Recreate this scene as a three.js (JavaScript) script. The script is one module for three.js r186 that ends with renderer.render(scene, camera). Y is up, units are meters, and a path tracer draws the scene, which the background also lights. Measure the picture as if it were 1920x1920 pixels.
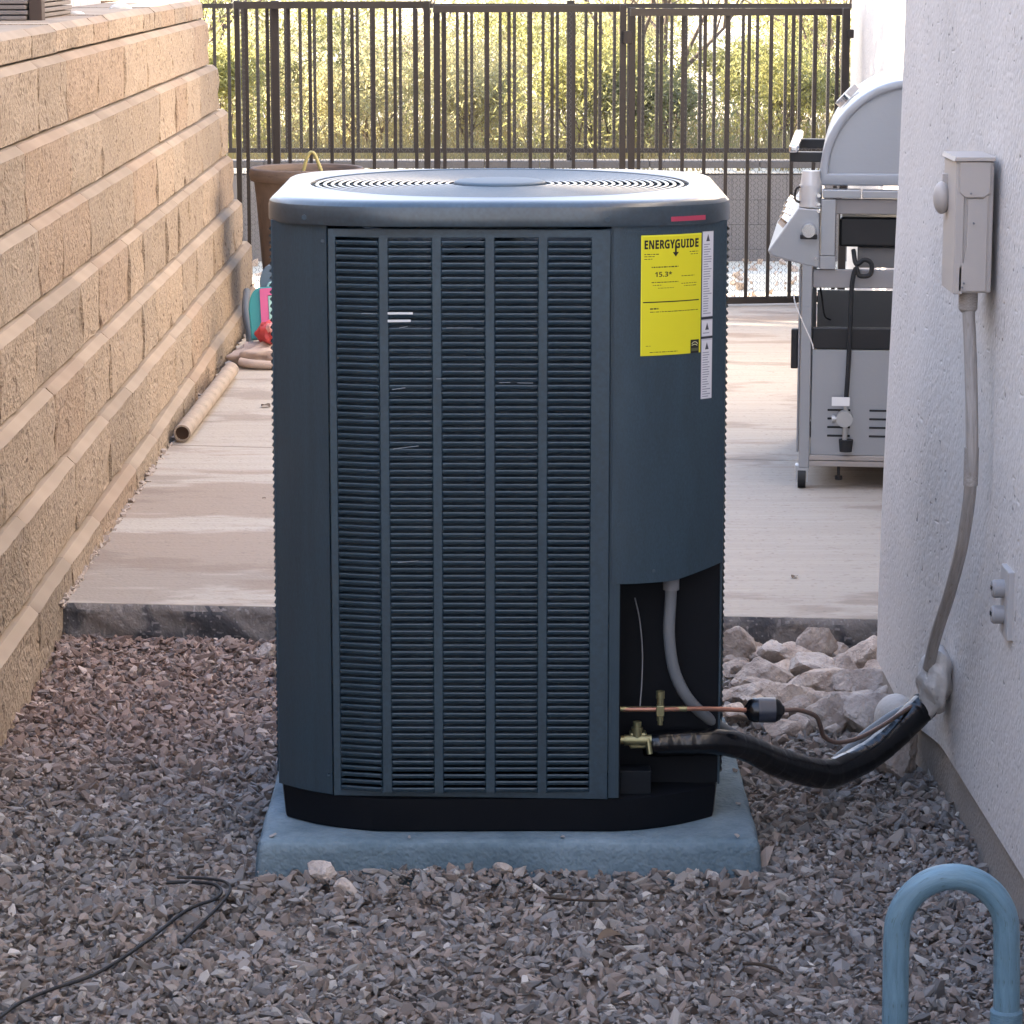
import * as THREE from 'three';
import { RoundedBoxGeometry } from 'three/addons/geometries/RoundedBoxGeometry.js';
import { ConvexGeometry } from 'three/addons/geometries/ConvexGeometry.js';
import { mergeGeometries, mergeVertices, toCreasedNormals as creasedNormals } from 'three/addons/utils/BufferGeometryUtils.js';

// ---------------------------------------------------------------- camera, sky, sun, exposure
const scene = new THREE.Scene();
const camera = new THREE.PerspectiveCamera(19.36, 1, 0.1, 600);
camera.position.set(0, 1.79, 0);
camera.rotation.set(-10.61 * Math.PI / 180, 0, 0);

const SUN = new THREE.Vector3(-0.87, 0.27, -0.30).normalize();
{
  const W = 256, H = 128, d = new Float32Array(W * H * 4);
  for (let j = 0; j < H; j++) for (let i = 0; i < W; i++) {
    const lat = ((j + 0.5) / H - 0.5) * Math.PI, lon = ((i + 0.5) / W - 0.5) * 2 * Math.PI;
    const y = Math.sin(lat), v = new THREE.Vector3(Math.cos(lat) * Math.cos(lon), y, Math.cos(lat) * Math.sin(lon));
    const c = Math.max(0, v.dot(SUN)), up = Math.max(0, y), t = Math.pow(up, 0.5);
    const glow = 0.35 * Math.pow(c, 6) + 0.5 * Math.pow(c, 40);
    const k = (j * W + i) * 4;
    d[k] = 0.44 * (1 - t) + 0.095 * t + glow * 1.0;
    d[k + 1] = 0.435 * (1 - t) + 0.155 * t + glow * 0.9;
    d[k + 2] = 0.445 * (1 - t) + 0.285 * t + glow * 0.75;
    d[k + 3] = 1;
  }
  const t = new THREE.DataTexture(d, W, H, THREE.RGBAFormat, THREE.FloatType);
  t.mapping = THREE.EquirectangularReflectionMapping; t.magFilter = t.minFilter = THREE.LinearFilter; t.needsUpdate = true;
  scene.background = t; scene.environment = t;
}
const sun = new THREE.DirectionalLight(new THREE.Color().setRGB(1, 0.86, 0.68), 4.7);
sun.position.copy(SUN).multiplyScalar(60).add(new THREE.Vector3(0, 0, -12));
sun.target.position.set(0, 0, -12); scene.add(sun, sun.target);
sun.castShadow = true; sun.shadow.mapSize.set(4096, 4096);
Object.assign(sun.shadow.camera, { left: -45, right: 45, top: 45, bottom: -45, near: 1, far: 150 });

const renderer = new THREE.WebGLRenderer({ antialias: true });
renderer.toneMapping = THREE.LinearToneMapping;
renderer.toneMappingExposure = 9.5;
renderer.shadowMap.enabled = true;

// ---------------------------------------------------------------- helpers
function rng(seed) { let a = seed >>> 0; return () => { a = (a + 0x6D2B79F5) | 0; let t = Math.imul(a ^ (a >>> 15), 1 | a); t = (t + Math.imul(t ^ (t >>> 7), 61 | t)) ^ t; return ((t ^ (t >>> 14)) >>> 0) / 4294967296; }; }
const hash = (x, y, s) => { let h = (Math.imul(x, 374761393) + Math.imul(y, 668265263) + Math.imul(s, 974634539)) | 0; h = Math.imul(h ^ (h >>> 13), 1274126177); return ((h ^ (h >>> 16)) >>> 0) / 4294967296; };
function vnoise(x, y, per, s) {                                    // tileable value noise
  const xi = Math.floor(x), yi = Math.floor(y); let fx = x - xi, fy = y - yi;
  fx = fx * fx * (3 - 2 * fx); fy = fy * fy * (3 - 2 * fy);
  const m = (n, p) => ((n % p) + p) % p, px = per[0], py = per[1];
  const a = hash(m(xi, px), m(yi, py), s), b = hash(m(xi + 1, px), m(yi, py), s), c = hash(m(xi, px), m(yi + 1, py), s), e = hash(m(xi + 1, px), m(yi + 1, py), s);
  return a + (b - a) * fx + (c - a) * fy + (a - b - c + e) * fx * fy;
}
function fbm(u, v, fx, fy, oct, s, gain = 0.5) { let t = 0, w = 1, n = 0; for (let o = 0; o < oct; o++) { t += w * vnoise(u * fx, v * fy, [fx, fy], s + o); n += w; w *= gain; fx *= 2; fy *= 2; } return t / n; }
const sm = (a, b, x) => { const t = Math.min(1, Math.max(0, (x - a) / (b - a))); return t * t * (3 - 2 * t); };
function tex(n, f, srgb, size = 1) {                                // f(u, v) -> [r, g, b] in 0..1 ; size = metres per tile
  const d = new Uint8Array(n * n * 4);
  for (let j = 0; j < n; j++) for (let i = 0; i < n; i++) { const c = f((i + 0.5) / n, (j + 0.5) / n), k = (j * n + i) * 4; for (let q = 0; q < 3; q++) d[k + q] = Math.max(0, Math.min(255, Math.round((Array.isArray(c) ? c[q] : c) * 255))); d[k + 3] = 255; }
  const t = new THREE.DataTexture(d, n, n); t.wrapS = t.wrapT = THREE.RepeatWrapping; t.magFilter = THREE.LinearFilter; t.minFilter = THREE.LinearMipmapLinearFilter; t.generateMipmaps = true;
  if (srgb) t.colorSpace = THREE.SRGBColorSpace;
  t.repeat.set(1 / size, 1 / size); t.needsUpdate = true; return t;
}
const toS = (x) => x <= 0.0031308 ? 12.92 * x : 1.055 * Math.pow(x, 1 / 2.4) - 0.055;
const lin = (r, g, b) => [toS(r), toS(g), toS(b)];
const mixc = (a, b, t) => [a[0] + (b[0] - a[0]) * t, a[1] + (b[1] - a[1]) * t, a[2] + (b[2] - a[2]) * t];
function mat(rgb, rough = 0.8, o = {}) { const m = new THREE.MeshPhysicalMaterial({ roughness: rough, side: THREE.DoubleSide, ...o }); m.color.setRGB(...rgb); return m; }
function boxUV(g) {                                                 // uv in metres by the dominant axis of each face
  if (g.index) g = g.toNonIndexed();
  if (!g.attributes.normal) g.computeVertexNormals();
  const p = g.attributes.position, uv = new Float32Array(p.count * 2), a = new THREE.Vector3(), b = new THREE.Vector3(), c = new THREE.Vector3();
  for (let i = 0; i < p.count; i += 3) {
    a.fromBufferAttribute(p, i); b.fromBufferAttribute(p, i + 1).sub(a); c.fromBufferAttribute(p, i + 2).sub(a); b.cross(c);
    const nx = Math.abs(b.x), ny = Math.abs(b.y), nz = Math.abs(b.z);
    for (let k = i; k < i + 3; k++) { const x = p.getX(k), y = p.getY(k), z = p.getZ(k);
      const q = nx >= ny && nx >= nz ? [z, y] : ny >= nz ? [x, z] : [x, y]; uv[k * 2] = q[0]; uv[k * 2 + 1] = q[1]; }
  }
  g.setAttribute('uv', new THREE.BufferAttribute(uv, 2)); return g;
}
const merge = (gs) => mergeGeometries(gs.map((g) => { g = g.index ? g.toNonIndexed() : g; for (const k of Object.keys(g.attributes)) if (!['position', 'normal', 'uv'].includes(k)) g.deleteAttribute(k); return g; }));
const toCreasedNormals = (g, a) => { g.scale(100, 100, 100); g = creasedNormals(g, a); g.scale(0.01, 0.01, 0.01); return g; };   // its hash works in centimetres
const V = (X, Y, Z) => new THREE.Vector3(X, Y, -Z);                  // Z = metres ahead
function box(x0, x1, y0, y1, Z0, Z1, r = 0, seg = 1) {
  const w = x1 - x0, h = y1 - y0, d = Math.abs(Z1 - Z0);
  const g = r ? new RoundedBoxGeometry(w, h, d, seg, Math.min(r, w / 2.01, h / 2.01, d / 2.01)) : new THREE.BoxGeometry(w, h, d);
  g.translate((x0 + x1) / 2, (y0 + y1) / 2, -(Z0 + Z1) / 2); return boxUV(g);
}
function rod(a, b, r, n = 8, r2 = r) {
  const d = b.clone().sub(a), g = new THREE.CylinderGeometry(r2, r, d.length(), n);
  g.translate(0, d.length() / 2, 0); g.applyQuaternion(new THREE.Quaternion().setFromUnitVectors(new THREE.Vector3(0, 1, 0), d.normalize())); g.translate(a.x, a.y, a.z); return g.toNonIndexed();
}
function tube(pts, r, seg = 40, n = 10, tension = 0.5) {
  const c = new THREE.CatmullRomCurve3(pts, false, 'catmullrom', tension), g = new THREE.TubeGeometry(c, seg, r, n).toNonIndexed(), out = [g];
  for (const e of [0, 1]) { const q = new THREE.CircleGeometry(r, n), t = c.getTangent(e).multiplyScalar(e ? 1 : -1); q.applyQuaternion(new THREE.Quaternion().setFromUnitVectors(new THREE.Vector3(0, 0, 1), t)); const p = c.getPoint(e); q.translate(p.x, p.y, p.z); out.push(q.toNonIndexed()); }
  return merge(out);
}
function lathe(pts, x, y, Z, n = 32) { const g = new THREE.LatheGeometry(pts.map((p) => new THREE.Vector2(...p)), n); g.translate(x, y, -Z); return g.toNonIndexed(); }
function prism(pts, Z0, Z1, bevel = 0) {                             // outline in X, Y extruded from Z1 (far) to Z0 (near)
  const s = new THREE.Shape(pts.map((p) => new THREE.Vector2(...p)));
  const g = new THREE.ExtrudeGeometry(s, { depth: Z1 - Z0 - 2 * bevel, bevelEnabled: bevel > 0, bevelSize: bevel, bevelThickness: bevel, bevelOffset: -bevel, bevelSegments: 2, curveSegments: 24 });
  g.translate(0, 0, -Z1 + bevel); return boxUV(g);
}
const used = {}, bases = new WeakMap();
const numbered = (n) => { const k = used[n] = (used[n] ?? -1) + 1; return k ? `${n}_${String(k).padStart(3, '0')}` : n; };
const shade = (o) => { o.traverse((m) => { if (m.isMesh) { m.castShadow = true; m.receiveShadow = true; } }); return o; };
function thing(name, label, category, [x, y, Z] = [0, 0, 0], group) {
  const o = new THREE.Group(); o.name = numbered(name); o.position.set(x, y, -Z); o.userData = { label, category };
  if (group) o.userData.group = group;
  scene.add(o); bases.set(o, o.position.clone()); return o;
}
function part(parent, name, g, m, extra) {                           // geometry given in world metres
  const b = bases.get(parent); g = Array.isArray(g) ? merge(g) : g; g.translate(-b.x, -b.y, -b.z);
  const o = new THREE.Mesh(g, m); o.name = name; bases.set(o, b); if (extra) Object.assign(o.userData, extra);
  parent.add(o); return shade(o);
}
function single(name, label, category, g, m, [x, y, Z], group) {      // a thing that is one mesh
  g = Array.isArray(g) ? merge(g) : g; g.translate(-x, -y, Z);
  const o = new THREE.Mesh(g, m); o.name = numbered(name); o.position.set(x, y, -Z); o.userData = { label, category }; if (group) o.userData.group = group;
  bases.set(o, o.position.clone()); scene.add(o); return shade(o);
}
function structure(name, g, m) { const o = new THREE.Mesh(Array.isArray(g) ? merge(g) : g, m); o.name = numbered(name); o.userData.kind = 'structure'; bases.set(o, new THREE.Vector3()); scene.add(o); return shade(o); }

// ---------------------------------------------------------------- textures
const tStuccoB = tex(1024, (u, v) => {
  let h = 0.55 + 0.25 * (fbm(u, v, 12, 12, 3, 11) - 0.5) + 0.55 * (fbm(u, v, 110, 110, 2, 21) - 0.5);
  const pit = vnoise(u * 90, v * 70, [90, 70], 31), pit2 = vnoise(u * 40, v * 55, [40, 55], 41);
  h -= 0.55 * sm(0.90, 0.985, pit) + 0.5 * sm(0.93, 0.99, pit2); return h; }, false, 1.0);
const tStuccoC = tex(1024, (u, v) => { const n = fbm(u, v, 5, 5, 4, 61), g = fbm(u, v, 160, 160, 2, 71), pit = vnoise(u * 90, v * 70, [90, 70], 31);
  return mixc(lin(0.51, 0.48, 0.455), lin(0.67, 0.63, 0.60), 0.5 * n + 0.5 * g).map((c) => c * (1 - 0.25 * sm(0.90, 0.985, pit))); }, true, 1.0);
const tConcC = tex(2048, (u, v) => {                                 // 8 m tile: one sheet over the whole patio
  const X = u > 0.6 ? (u - 1) * 8 : u * 8, w = (1 - v) * 8, Z = w < 7 ? w + 8 : w;
  const n = fbm(u, v, 9, 12, 5, 5), b = fbm(u, v, 26, 640, 2, 15), left = sm(0.1, -0.6, X) * (1 - 0.75 * sm(8.9, 10.0, Z));
  const st = sm(0, 0.10, fbm(u, v, 9, 30, 6, 25, 0.58) - (0.60 - 0.20 * left)), st2 = sm(0, 0.16, fbm(u, v, 20, 44, 5, 35, 0.6) - (0.57 - 0.15 * left));
  const grit = sm(0.80, 0.92, vnoise(u * 700, v * 900, [700, 900], 45));
  let c = mixc(lin(0.31, 0.265, 0.215), lin(0.44, 0.385, 0.325), 0.5 * n + 0.5 * b); c = mixc(c, lin(0.235, 0.17, 0.125), 0.62 * st); c = mixc(c, lin(0.17, 0.125, 0.095), 0.42 * st2);
  return mixc(c, lin(0.14, 0.11, 0.09), 0.25 * grit); }, true, 8);
const tConcB = tex(1024, (u, v) => 0.4 * fbm(u, v, 14, 330, 2, 7) + 0.6 * fbm(u, v, 180, 180, 2, 9), false, 1.3);
const tRockB = tex(512, (u, v) => { const r = 1 - Math.abs(2 * fbm(u, v, 14, 14, 4, 3, 0.62) - 1); return 0.45 * r + 0.55 * fbm(u, v, 48, 40, 3, 13, 0.6); }, false, 0.45);
const tBlockC = tex(512, (u, v) => { const n = fbm(u, v, 6, 6, 4, 8), s = fbm(u, v, 70, 55, 2, 18), k = vnoise(u * 60, v * 34, [60, 34], 28);
  let c = mixc(lin(0.27, 0.208, 0.148), lin(0.43, 0.338, 0.25), 0.45 * n + 0.75 * (s - 0.2)); c = mixc(c, lin(0.11, 0.072, 0.05), 0.7 * sm(0.74, 0.90, k)); return mixc(c, lin(0.46, 0.38, 0.29), 0.6 * sm(0.83, 0.96, vnoise(u * 60, v * 60, [60, 60], 38))); }, true, 0.45);
const tFineB = tex(256, (u, v) => fbm(u, v, 64, 64, 2, 4), false, 0.12);
const tPadC = tex(512, (u, v) => { const n = fbm(u, v, 5, 5, 5, 44); return mixc(lin(0.085, 0.13, 0.16), lin(0.20, 0.265, 0.305), n * 1.5 - 0.25 + 0.35 * (fbm(u, v, 60, 60, 2, 46) - 0.5)); }, true, 0.7);
const tPadB = tex(512, (u, v) => 0.5 * fbm(u, v, 10, 10, 3, 54) + 0.5 * fbm(u, v, 120, 120, 2, 64), false, 0.7);
const tDirtC = tex(512, (u, v) => { const n = fbm(u, v, 6, 6, 5, 74); return mixc(lin(0.14, 0.11, 0.09), lin(0.24, 0.19, 0.16), n); }, true, 0.8);
const tDesert = tex(512, (u, v) => { const n = fbm(u, v, 8, 8, 5, 84); return mixc(lin(0.48, 0.42, 0.31), lin(0.66, 0.59, 0.47), n); }, true, 5);
const tEdgeC = tex(1024, (u, v) => {                                  // grimy formed edge of the patio: 2.6 m per tile across
  const n = fbm(u, v, 8, 8, 4, 94), blot = sm(0.50, 0.64, fbm(u, v, 7, 5, 5, 104)), spk = sm(0.74, 0.86, vnoise(u * 120, v * 120, [120, 120], 114));
  let c = mixc(lin(0.15, 0.13, 0.115), lin(0.27, 0.235, 0.21), n); c = mixc(c, lin(0.05, 0.05, 0.055), 0.75 * blot); return mixc(c, lin(0.33, 0.30, 0.28), 0.6 * spk); }, true, 0.9);

// ---------------------------------------------------------------- materials
const tPaint = tex(512, (u, v) => { const n = fbm(u, v, 6, 3, 4, 501), g = fbm(u, v, 120, 120, 2, 511), d = sm(0.60, 0.78, fbm(u, v, 26, 5, 4, 521, 0.6)), sc = sm(0.93, 0.97, vnoise(u * 300, v * 24, [300, 24], 531)); const c = 0.62 + 0.16 * n + 0.2 * g; return mixc(mixc([c, c, c], [0.86, 0.84, 0.80], 0.18 * d), [0.95, 0.95, 0.95], 0.25 * sc); }, true, 0.7);
const tScuff = tex(512, (u, v) => { const n = fbm(u, v, 7, 7, 5, 541, 0.6), s = sm(0.78, 0.9, fbm(u, v, 40, 14, 4, 551, 0.65)), d = sm(0.62, 0.8, fbm(u, v, 12, 12, 5, 561, 0.6)); const c = 0.72 + 0.25 * n; return mixc(mixc([c, c, c], [0.62, 0.58, 0.52], 0.5 * d), [1, 1, 1], 0.6 * s); }, true, 0.3);
const M = {
  stucco: mat([1, 1, 1], 0.95, { map: tStuccoC, bumpMap: tStuccoB, bumpScale: 0.0032 }),
  foundation: mat([0.30, 0.265, 0.235], 0.95, { bumpMap: tPadB, bumpScale: 0.004 }),
  concrete: mat([1, 1, 1], 0.9, { map: tConcC, bumpMap: tConcB, bumpScale: 0.002 }),
  edge: mat([1, 1, 1], 0.95, { map: tEdgeC, bumpMap: tRockB, bumpScale: 0.006 }),
  pad: mat([1, 1, 1], 0.92, { map: tPadC, bumpMap: tPadB, bumpScale: 0.005 }),
  dirt: mat([1, 1, 1], 1, { map: tDirtC }),
  desert: mat([1, 1, 1], 1, { map: tDesert }),
  acPaint: mat([0.030, 0.066, 0.096], 0.45, { map: tPaint, bumpMap: tFineB, bumpScale: 0.00012, clearcoat: 0.25, clearcoatRoughness: 0.35 }),
  acLid: mat([0.027, 0.054, 0.077], 0.38, { map: tPaint, clearcoat: 0.6, clearcoatRoughness: 0.2 }),
  acBlack: mat([0.0035, 0.0045, 0.007], 0.6, { specularIntensity: 0.35 }),
  coil: mat([0.006, 0.008, 0.011], 0.6, { specularIntensity: 0.4 }),
  iron: mat([0.013, 0.0085, 0.007], 0.6),
  wire: mat([0.05, 0.042, 0.036], 0.6),
  copper: mat([0.40, 0.20, 0.14], 0.5, { metalness: 0.8 }),
  brass: mat([0.25, 0.235, 0.13], 0.42, { metalness: 0.8 }),
  steel: mat([0.55, 0.56, 0.58], 0.32, { metalness: 0.85 }),
  tape: mat([0.004, 0.004, 0.005], 0.24),
  blackPlastic: mat([0.012, 0.012, 0.013], 0.4),
  rubber: mat([0.015, 0.015, 0.016], 0.7),
  whip: mat([0.15, 0.16, 0.17], 0.5),
  beigeMetal: mat([0.44, 0.395, 0.36], 0.5, { bumpMap: tFineB, bumpScale: 0.0001 }),
  beigePvc: mat([0.50, 0.45, 0.41], 0.55, { map: tScuff }),
  bluePipe: mat([0.20, 0.35, 0.445], 0.42, { map: tScuff, bumpMap: tPadB, bumpScale: 0.0006 }),
  grillSteel: mat([0.36, 0.37, 0.385], 0.36, { bumpMap: tConcB, bumpScale: 0.0003, metalness: 0.55 }),
  grillLid: mat([0.34, 0.36, 0.39], 0.33, { bumpMap: tConcB, bumpScale: 0.0002, metalness: 0.35 }),
  chrome: mat([0.75, 0.75, 0.76], 0.15, { metalness: 1 }),
  grey: mat([0.2, 0.2, 0.21], 0.5),
  pot: mat([0.20, 0.14, 0.105], 0.75, { map: tScuff, bumpMap: tPadB, bumpScale: 0.001 }),
  soil: mat([0.05, 0.035, 0.025], 1),
  white: mat([0.78, 0.77, 0.75], 0.6),
};

// ---------------------------------------------------------------- ground, patio
{
  const nx = 90, nz = 120, pos = [], idx = [], uv = [];
  const zs = []; for (let j = 0; j <= nz; j++) { const t = j / nz; zs.push(-12 + 30 * Math.min(t / 0.5, 1) + (t > 0.5 ? 260 * Math.pow((t - 0.5) / 0.5, 2.2) : 0)); }
  const height = (x, Z) => { let y = -0.03; y -= 0.42 * sm(15.0, 16.4, Z); y += 0.60 * sm(22.05, 22.6, Z); if (Z > 23) y += 4.0 * sm(30, 120, Z) + 16 * sm(100, 280, Z) + 0.25 * Math.sin(x * 0.31 + Z * 0.2) * sm(25, 40, Z); return y; };
  for (let j = 0; j <= nz; j++) for (let i = 0; i <= nx; i++) { const s = i / nx * 2 - 1, x = 14 * s + 140 * s * s * s * s * s; const Z = zs[j]; pos.push(x, height(x, Z), -Z); uv.push(x, Z); }
  for (let j = 0; j < nz; j++) for (let i = 0; i < nx; i++) { const a = j * (nx + 1) + i, b = a + nx + 1; idx.push(a, a + 1, b, a + 1, b + 1, b); }
  const g = new THREE.BufferGeometry(); g.setAttribute('position', new THREE.Float32BufferAttribute(pos, 3)); g.setAttribute('uv', new THREE.Float32BufferAttribute(uv, 2)); g.setIndex(idx); g.computeVertexNormals();
  structure('ground', g, M.desert);
  const bed = new THREE.PlaneGeometry(2.4, 11.5, 24, 80); bed.rotateX(-Math.PI / 2); bed.translate(-0.13, -0.012, -2.0); boxUV(bed);
  structure('gravel_bed', boxUV(bed), M.dirt);
}
const patio = structure('patio', box(-1.3, 2.6, -0.022, 0.0, 7.75, 14.7), M.dirt);
{
  const R = rng(5), lineZ = [(x) => 7.606 - 0.0955 * (x + 0.0), (x) => 10.105 - 0.1535 * x, (x) => 12.55 - 0.14 * x, (x) => 14.75 - 0.14 * x];
  for (let k = 0; k < 3; k++) {
    const s = new THREE.Shape(), f = lineZ[k], b = lineZ[k + 1], gap = 0.005, pts = [];
    pts.push([1.64, f(1.64) + (k ? gap : 0.012)]); pts.push([1.64, b(1.64) - gap]);
    for (let i = 0; i <= 40; i++) { const t = i / 40, Z = b(-1.19) - gap + (f(-1.19) + (k ? gap : 0.012) - b(-1.19) + gap) * t; pts.push([-1.188 + (i % 40 ? (R() - 0.5) * 0.022 - 0.004 : 0), Z]); }
    pts.forEach((p, i) => i ? s.lineTo(...p) : s.moveTo(...p));
    const g = new THREE.ExtrudeGeometry(s, { depth: 0.094, bevelEnabled: true, bevelSize: 0.004, bevelThickness: 0.004, bevelOffset: -0.004, bevelSegments: 2 });
    g.rotateX(-Math.PI / 2); g.translate(0, 0.002, 0); part(patio, 'concrete_panel', boxUV(g), M.concrete);
  }
  // the formed front edge, rough and grimy, a strip of its own in two lengths either side of the unit
  const face = (x0, x1) => { const n = Math.round((x1 - x0) / 0.012), rows = 9, pos = [], idx = [], r2 = rng(9);
    for (let j = 0; j <= rows; j++) for (let i = 0; i <= n; i++) { const x = x0 + (x1 - x0) * i / n, y = -0.02 + 0.119 * j / rows, e = j === rows ? 0.012 : (r2() - 0.5) * 0.006 + 0.004 * Math.sin(x * 23 + y * 60); pos.push(x, y + (j === rows ? -0.001 * r2() : 0), -(lineZ[0](x) + e - 0.002)); }
    for (let j = 0; j < rows; j++) for (let i = 0; i < n; i++) { const a = j * (n + 1) + i, b = a + n + 1; idx.push(a, a + 1, b, a + 1, b + 1, b); }
    const g = new THREE.BufferGeometry(); g.setAttribute('position', new THREE.Float32BufferAttribute(pos, 3)); g.setIndex(idx); g.computeVertexNormals(); return boxUV(g); };
  part(patio, 'patio_edge', face(-1.19, 1.0), M.edge);
}

// ---------------------------------------------------------------- retaining wall on the left, built block by block
{
  const R = rng(21);
  const mats = [[0.98, 0.98, 0.98], [0.88, 0.87, 0.86], [1.06, 1.04, 1.02], [0.97, 0.91, 0.87]].map((c) => mat(c.map((q) => Math.min(1, q * 0.94)), 0.97, { map: tBlockC, bumpMap: tRockB, bumpScale: 0.013 }));
  function blockGeo(len, h, depth, rough, seed) {                      // front face looks to +x, length along z
    const r = rng(seed), zf = [0, 0.008, 0.12, 0.25, 0.38, 0.5, 0.62, 0.75, 0.88, 0.992, 1], yf = [0, 0.03, 0.32, 0.62, 1 - 0.020 / h, 1], pos = [], idx = [], nz = zf.length, ny = yf.length;
    for (let j = 0; j < ny; j++) for (let i = 0; i < nz; i++) { const border = i === 0 || j === 0 || i === nz - 1 || j === ny - 1; pos.push((j === ny - 1 ? -0.024 : 0) + (j === ny - 1 ? 0 : border ? -0.003 - r() * 0.001 : (r() - 0.5) * rough * (j === ny - 2 ? 0.2 : 1)), yf[j] * h, (zf[i] - 0.5) * (len - 0.002)); }
    for (let j = 0; j < ny - 1; j++) for (let i = 0; i < nz - 1; i++) { const a = j * nz + i, b = a + nz; idx.push(a, b, a + 1, a + 1, b, b + 1); }
    const o = ny * nz, L = (len - 0.002) / 2; pos.push(-depth, h, -L, -depth, h, L, -depth, 0, -L, -depth, 0, L);
    const a = (ny - 1) * nz, b = a + nz - 1; idx.push(a, o, b, o, o + 1, b, o, o + 2, o + 1, o + 2, o + 3, o + 1);   // top, back
    for (let j = 0; j < ny - 1; j++) { idx.push(j * nz, o + 2, (j + 1) * nz, j * nz + nz - 1, (j + 1) * nz + nz - 1, o + 3); } idx.push(a, o + 2, o, b, o + 1, o + 3);
    let g = new THREE.BufferGeometry(); g.setAttribute('position', new THREE.Float32BufferAttribute(pos, 3)); g.setIndex(idx);
    g = toCreasedNormals(g, 0.6); g = boxUV(g); const uv = g.attributes.uv, nn = g.attributes.normal, ou = r(), ov = r(); for (let i = 0; i < uv.count; i += 3) if ((nn.getY(i) + nn.getY(i + 1) + nn.getY(i + 2)) / 3 > 0.4) for (let k = i; k < i + 3; k++) uv.setXY(k, 0.31 - ou + uv.getX(k) * 0.04, 0.4 - ov + uv.getY(k) * 0.04); for (let i = 0; i < uv.count; i++) uv.setXY(i, uv.getX(i) + ou, uv.getY(i) + ov); return g;
  }
  const kinds = [0.45, 0.6, 0.75, 0.9].map((len, q) => ({ len, geos: [0, 1, 2, 3].map((k) => blockGeo(len, 0.208, 0.26, 0.017, 100 + q * 10 + k)) }));
  const caps = [0.25, 0.4, 0.5, 0.6].map((len, q) => ({ len, geos: [0, 1, 2].map((k) => blockGeo(len, 0.086, 0.34, 0.006, 300 + q * 10 + k)) }));
  const wall = thing('retaining_wall', 'tan split-face block retaining wall stepping back course by course', 'retaining wall', [-1.2, -0.02, 8.5]);
  const b = bases.get(wall);
  const put = (name, g, m, x, y, Z, ry) => { const o = new THREE.Mesh(g, m); o.name = name; o.position.set(x - b.x, y - b.y, -Z - b.z); o.rotation.y = ry; wall.add(o); shade(o); };
  const faceX = (k, Z) => -1.178 - 0.033 * k - 0.007 * (Z - 7.2);
  for (let k = 0; k < 8; k++) {
    const cap = k === 7, set = cap ? caps : kinds, y = cap ? 1.476 : -0.022 + 0.2138 * k;
    let Z = 3.4 + 0.35 * ((k * 0.61) % 1); const end = 14.42 - 0.02 * k + 0.05 * R();
    while (Z < end - 0.08) {
      let q = set[Math.floor(R() * 4)]; if (Z + q.len > end - 0.2) { q = set.reduce((p, c) => Math.abs(end - Z - c.len) < Math.abs(end - Z - p.len) ? c : p); }
      const c = Z + q.len / 2; put(cap ? 'cap_block' : 'block', q.geos[Math.floor(R() * q.geos.length)], mats[Math.floor(R() * 4)], faceX(cap ? 6.75 : k, c) + (R() - 0.5) * 0.004, y + (cap ? (R() - 0.5) * 0.004 : 0), c, 0.007 + (R() - 0.5) * 0.012);
      Z += q.len;
    }
    const xe = faceX(k, Z); let x = xe - 0.29;                          // the return, running away behind the end
    for (let i = 0; i < 3; i++) { const q = set[0]; put(cap ? 'cap_block' : 'block', q.geos[i], mats[(i + k) % 4], x - q.len / 2 - i * q.len, y, Z - 0.01, Math.PI / 2); }
  }
  // the ground the wall holds up
  structure('terrace', boxUV(box(-16, -1.66, 0.4, 1.545, -8, 14.1)), mat([0.62, 0.6, 0.58], 1, { map: tConcC }));
  // low paver edging, a stack of boards, pale stones up there
  for (let i = 0; i < 9; i++) single('edging_paver', 'pale grey concrete paver edging the terrace behind the tan wall', 'paver', box(-1.90, -1.80, 1.546, 1.546 + 0.075, 11.45 + i * 0.21, 11.45 + i * 0.21 + 0.203, 0.006), mat([0.52, 0.5, 0.48], 0.9, { bumpMap: tPadB, bumpScale: 0.002 }), [-1.85, 1.546, 11.55 + i * 0.21], 'pavers edging the terrace');
  const stack = thing('board_stack', 'stack of weathered grey grooved boards with dark end block on terrace', 'lumber', [-1.75, 1.546, 9.9]);
  const wood = mat([0.19, 0.165, 0.15], 0.85, { bumpMap: tConcB, bumpScale: 0.002 });
  for (let i = 0; i < 6; i++) part(stack, 'board', box(-2.35, -1.575 - 0.004 * (i % 2), 1.548 + i * 0.0172, 1.548 + i * 0.0172 + 0.0135, 9.88, 10.9, 0.003), wood);
  part(stack, 'end_block', box(-1.572, -1.53, 1.548, 1.66, 9.9, 9.97, 0.003), mat([0.06, 0.04, 0.03], 0.8));
  for (const [x, Z, s] of [[-1.56, 10.9, 0.022], [-1.53, 11.9, 0.03]]) { const g = new THREE.IcosahedronGeometry(s, 1); g.scale(1.5, 0.7, 1); g.translate(x, 1.546 + s * 0.6, -Z); single('pale_stone', s > 0.025 ? 'larger pale flat stone lying in the sun on the terrace' : 'small pale stone beside the dark end block on terrace', 'stone', boxUV(g), mat([0.6, 0.56, 0.5], 0.9, { flatShading: true }), [x, 1.546, Z]); }
}
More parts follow.
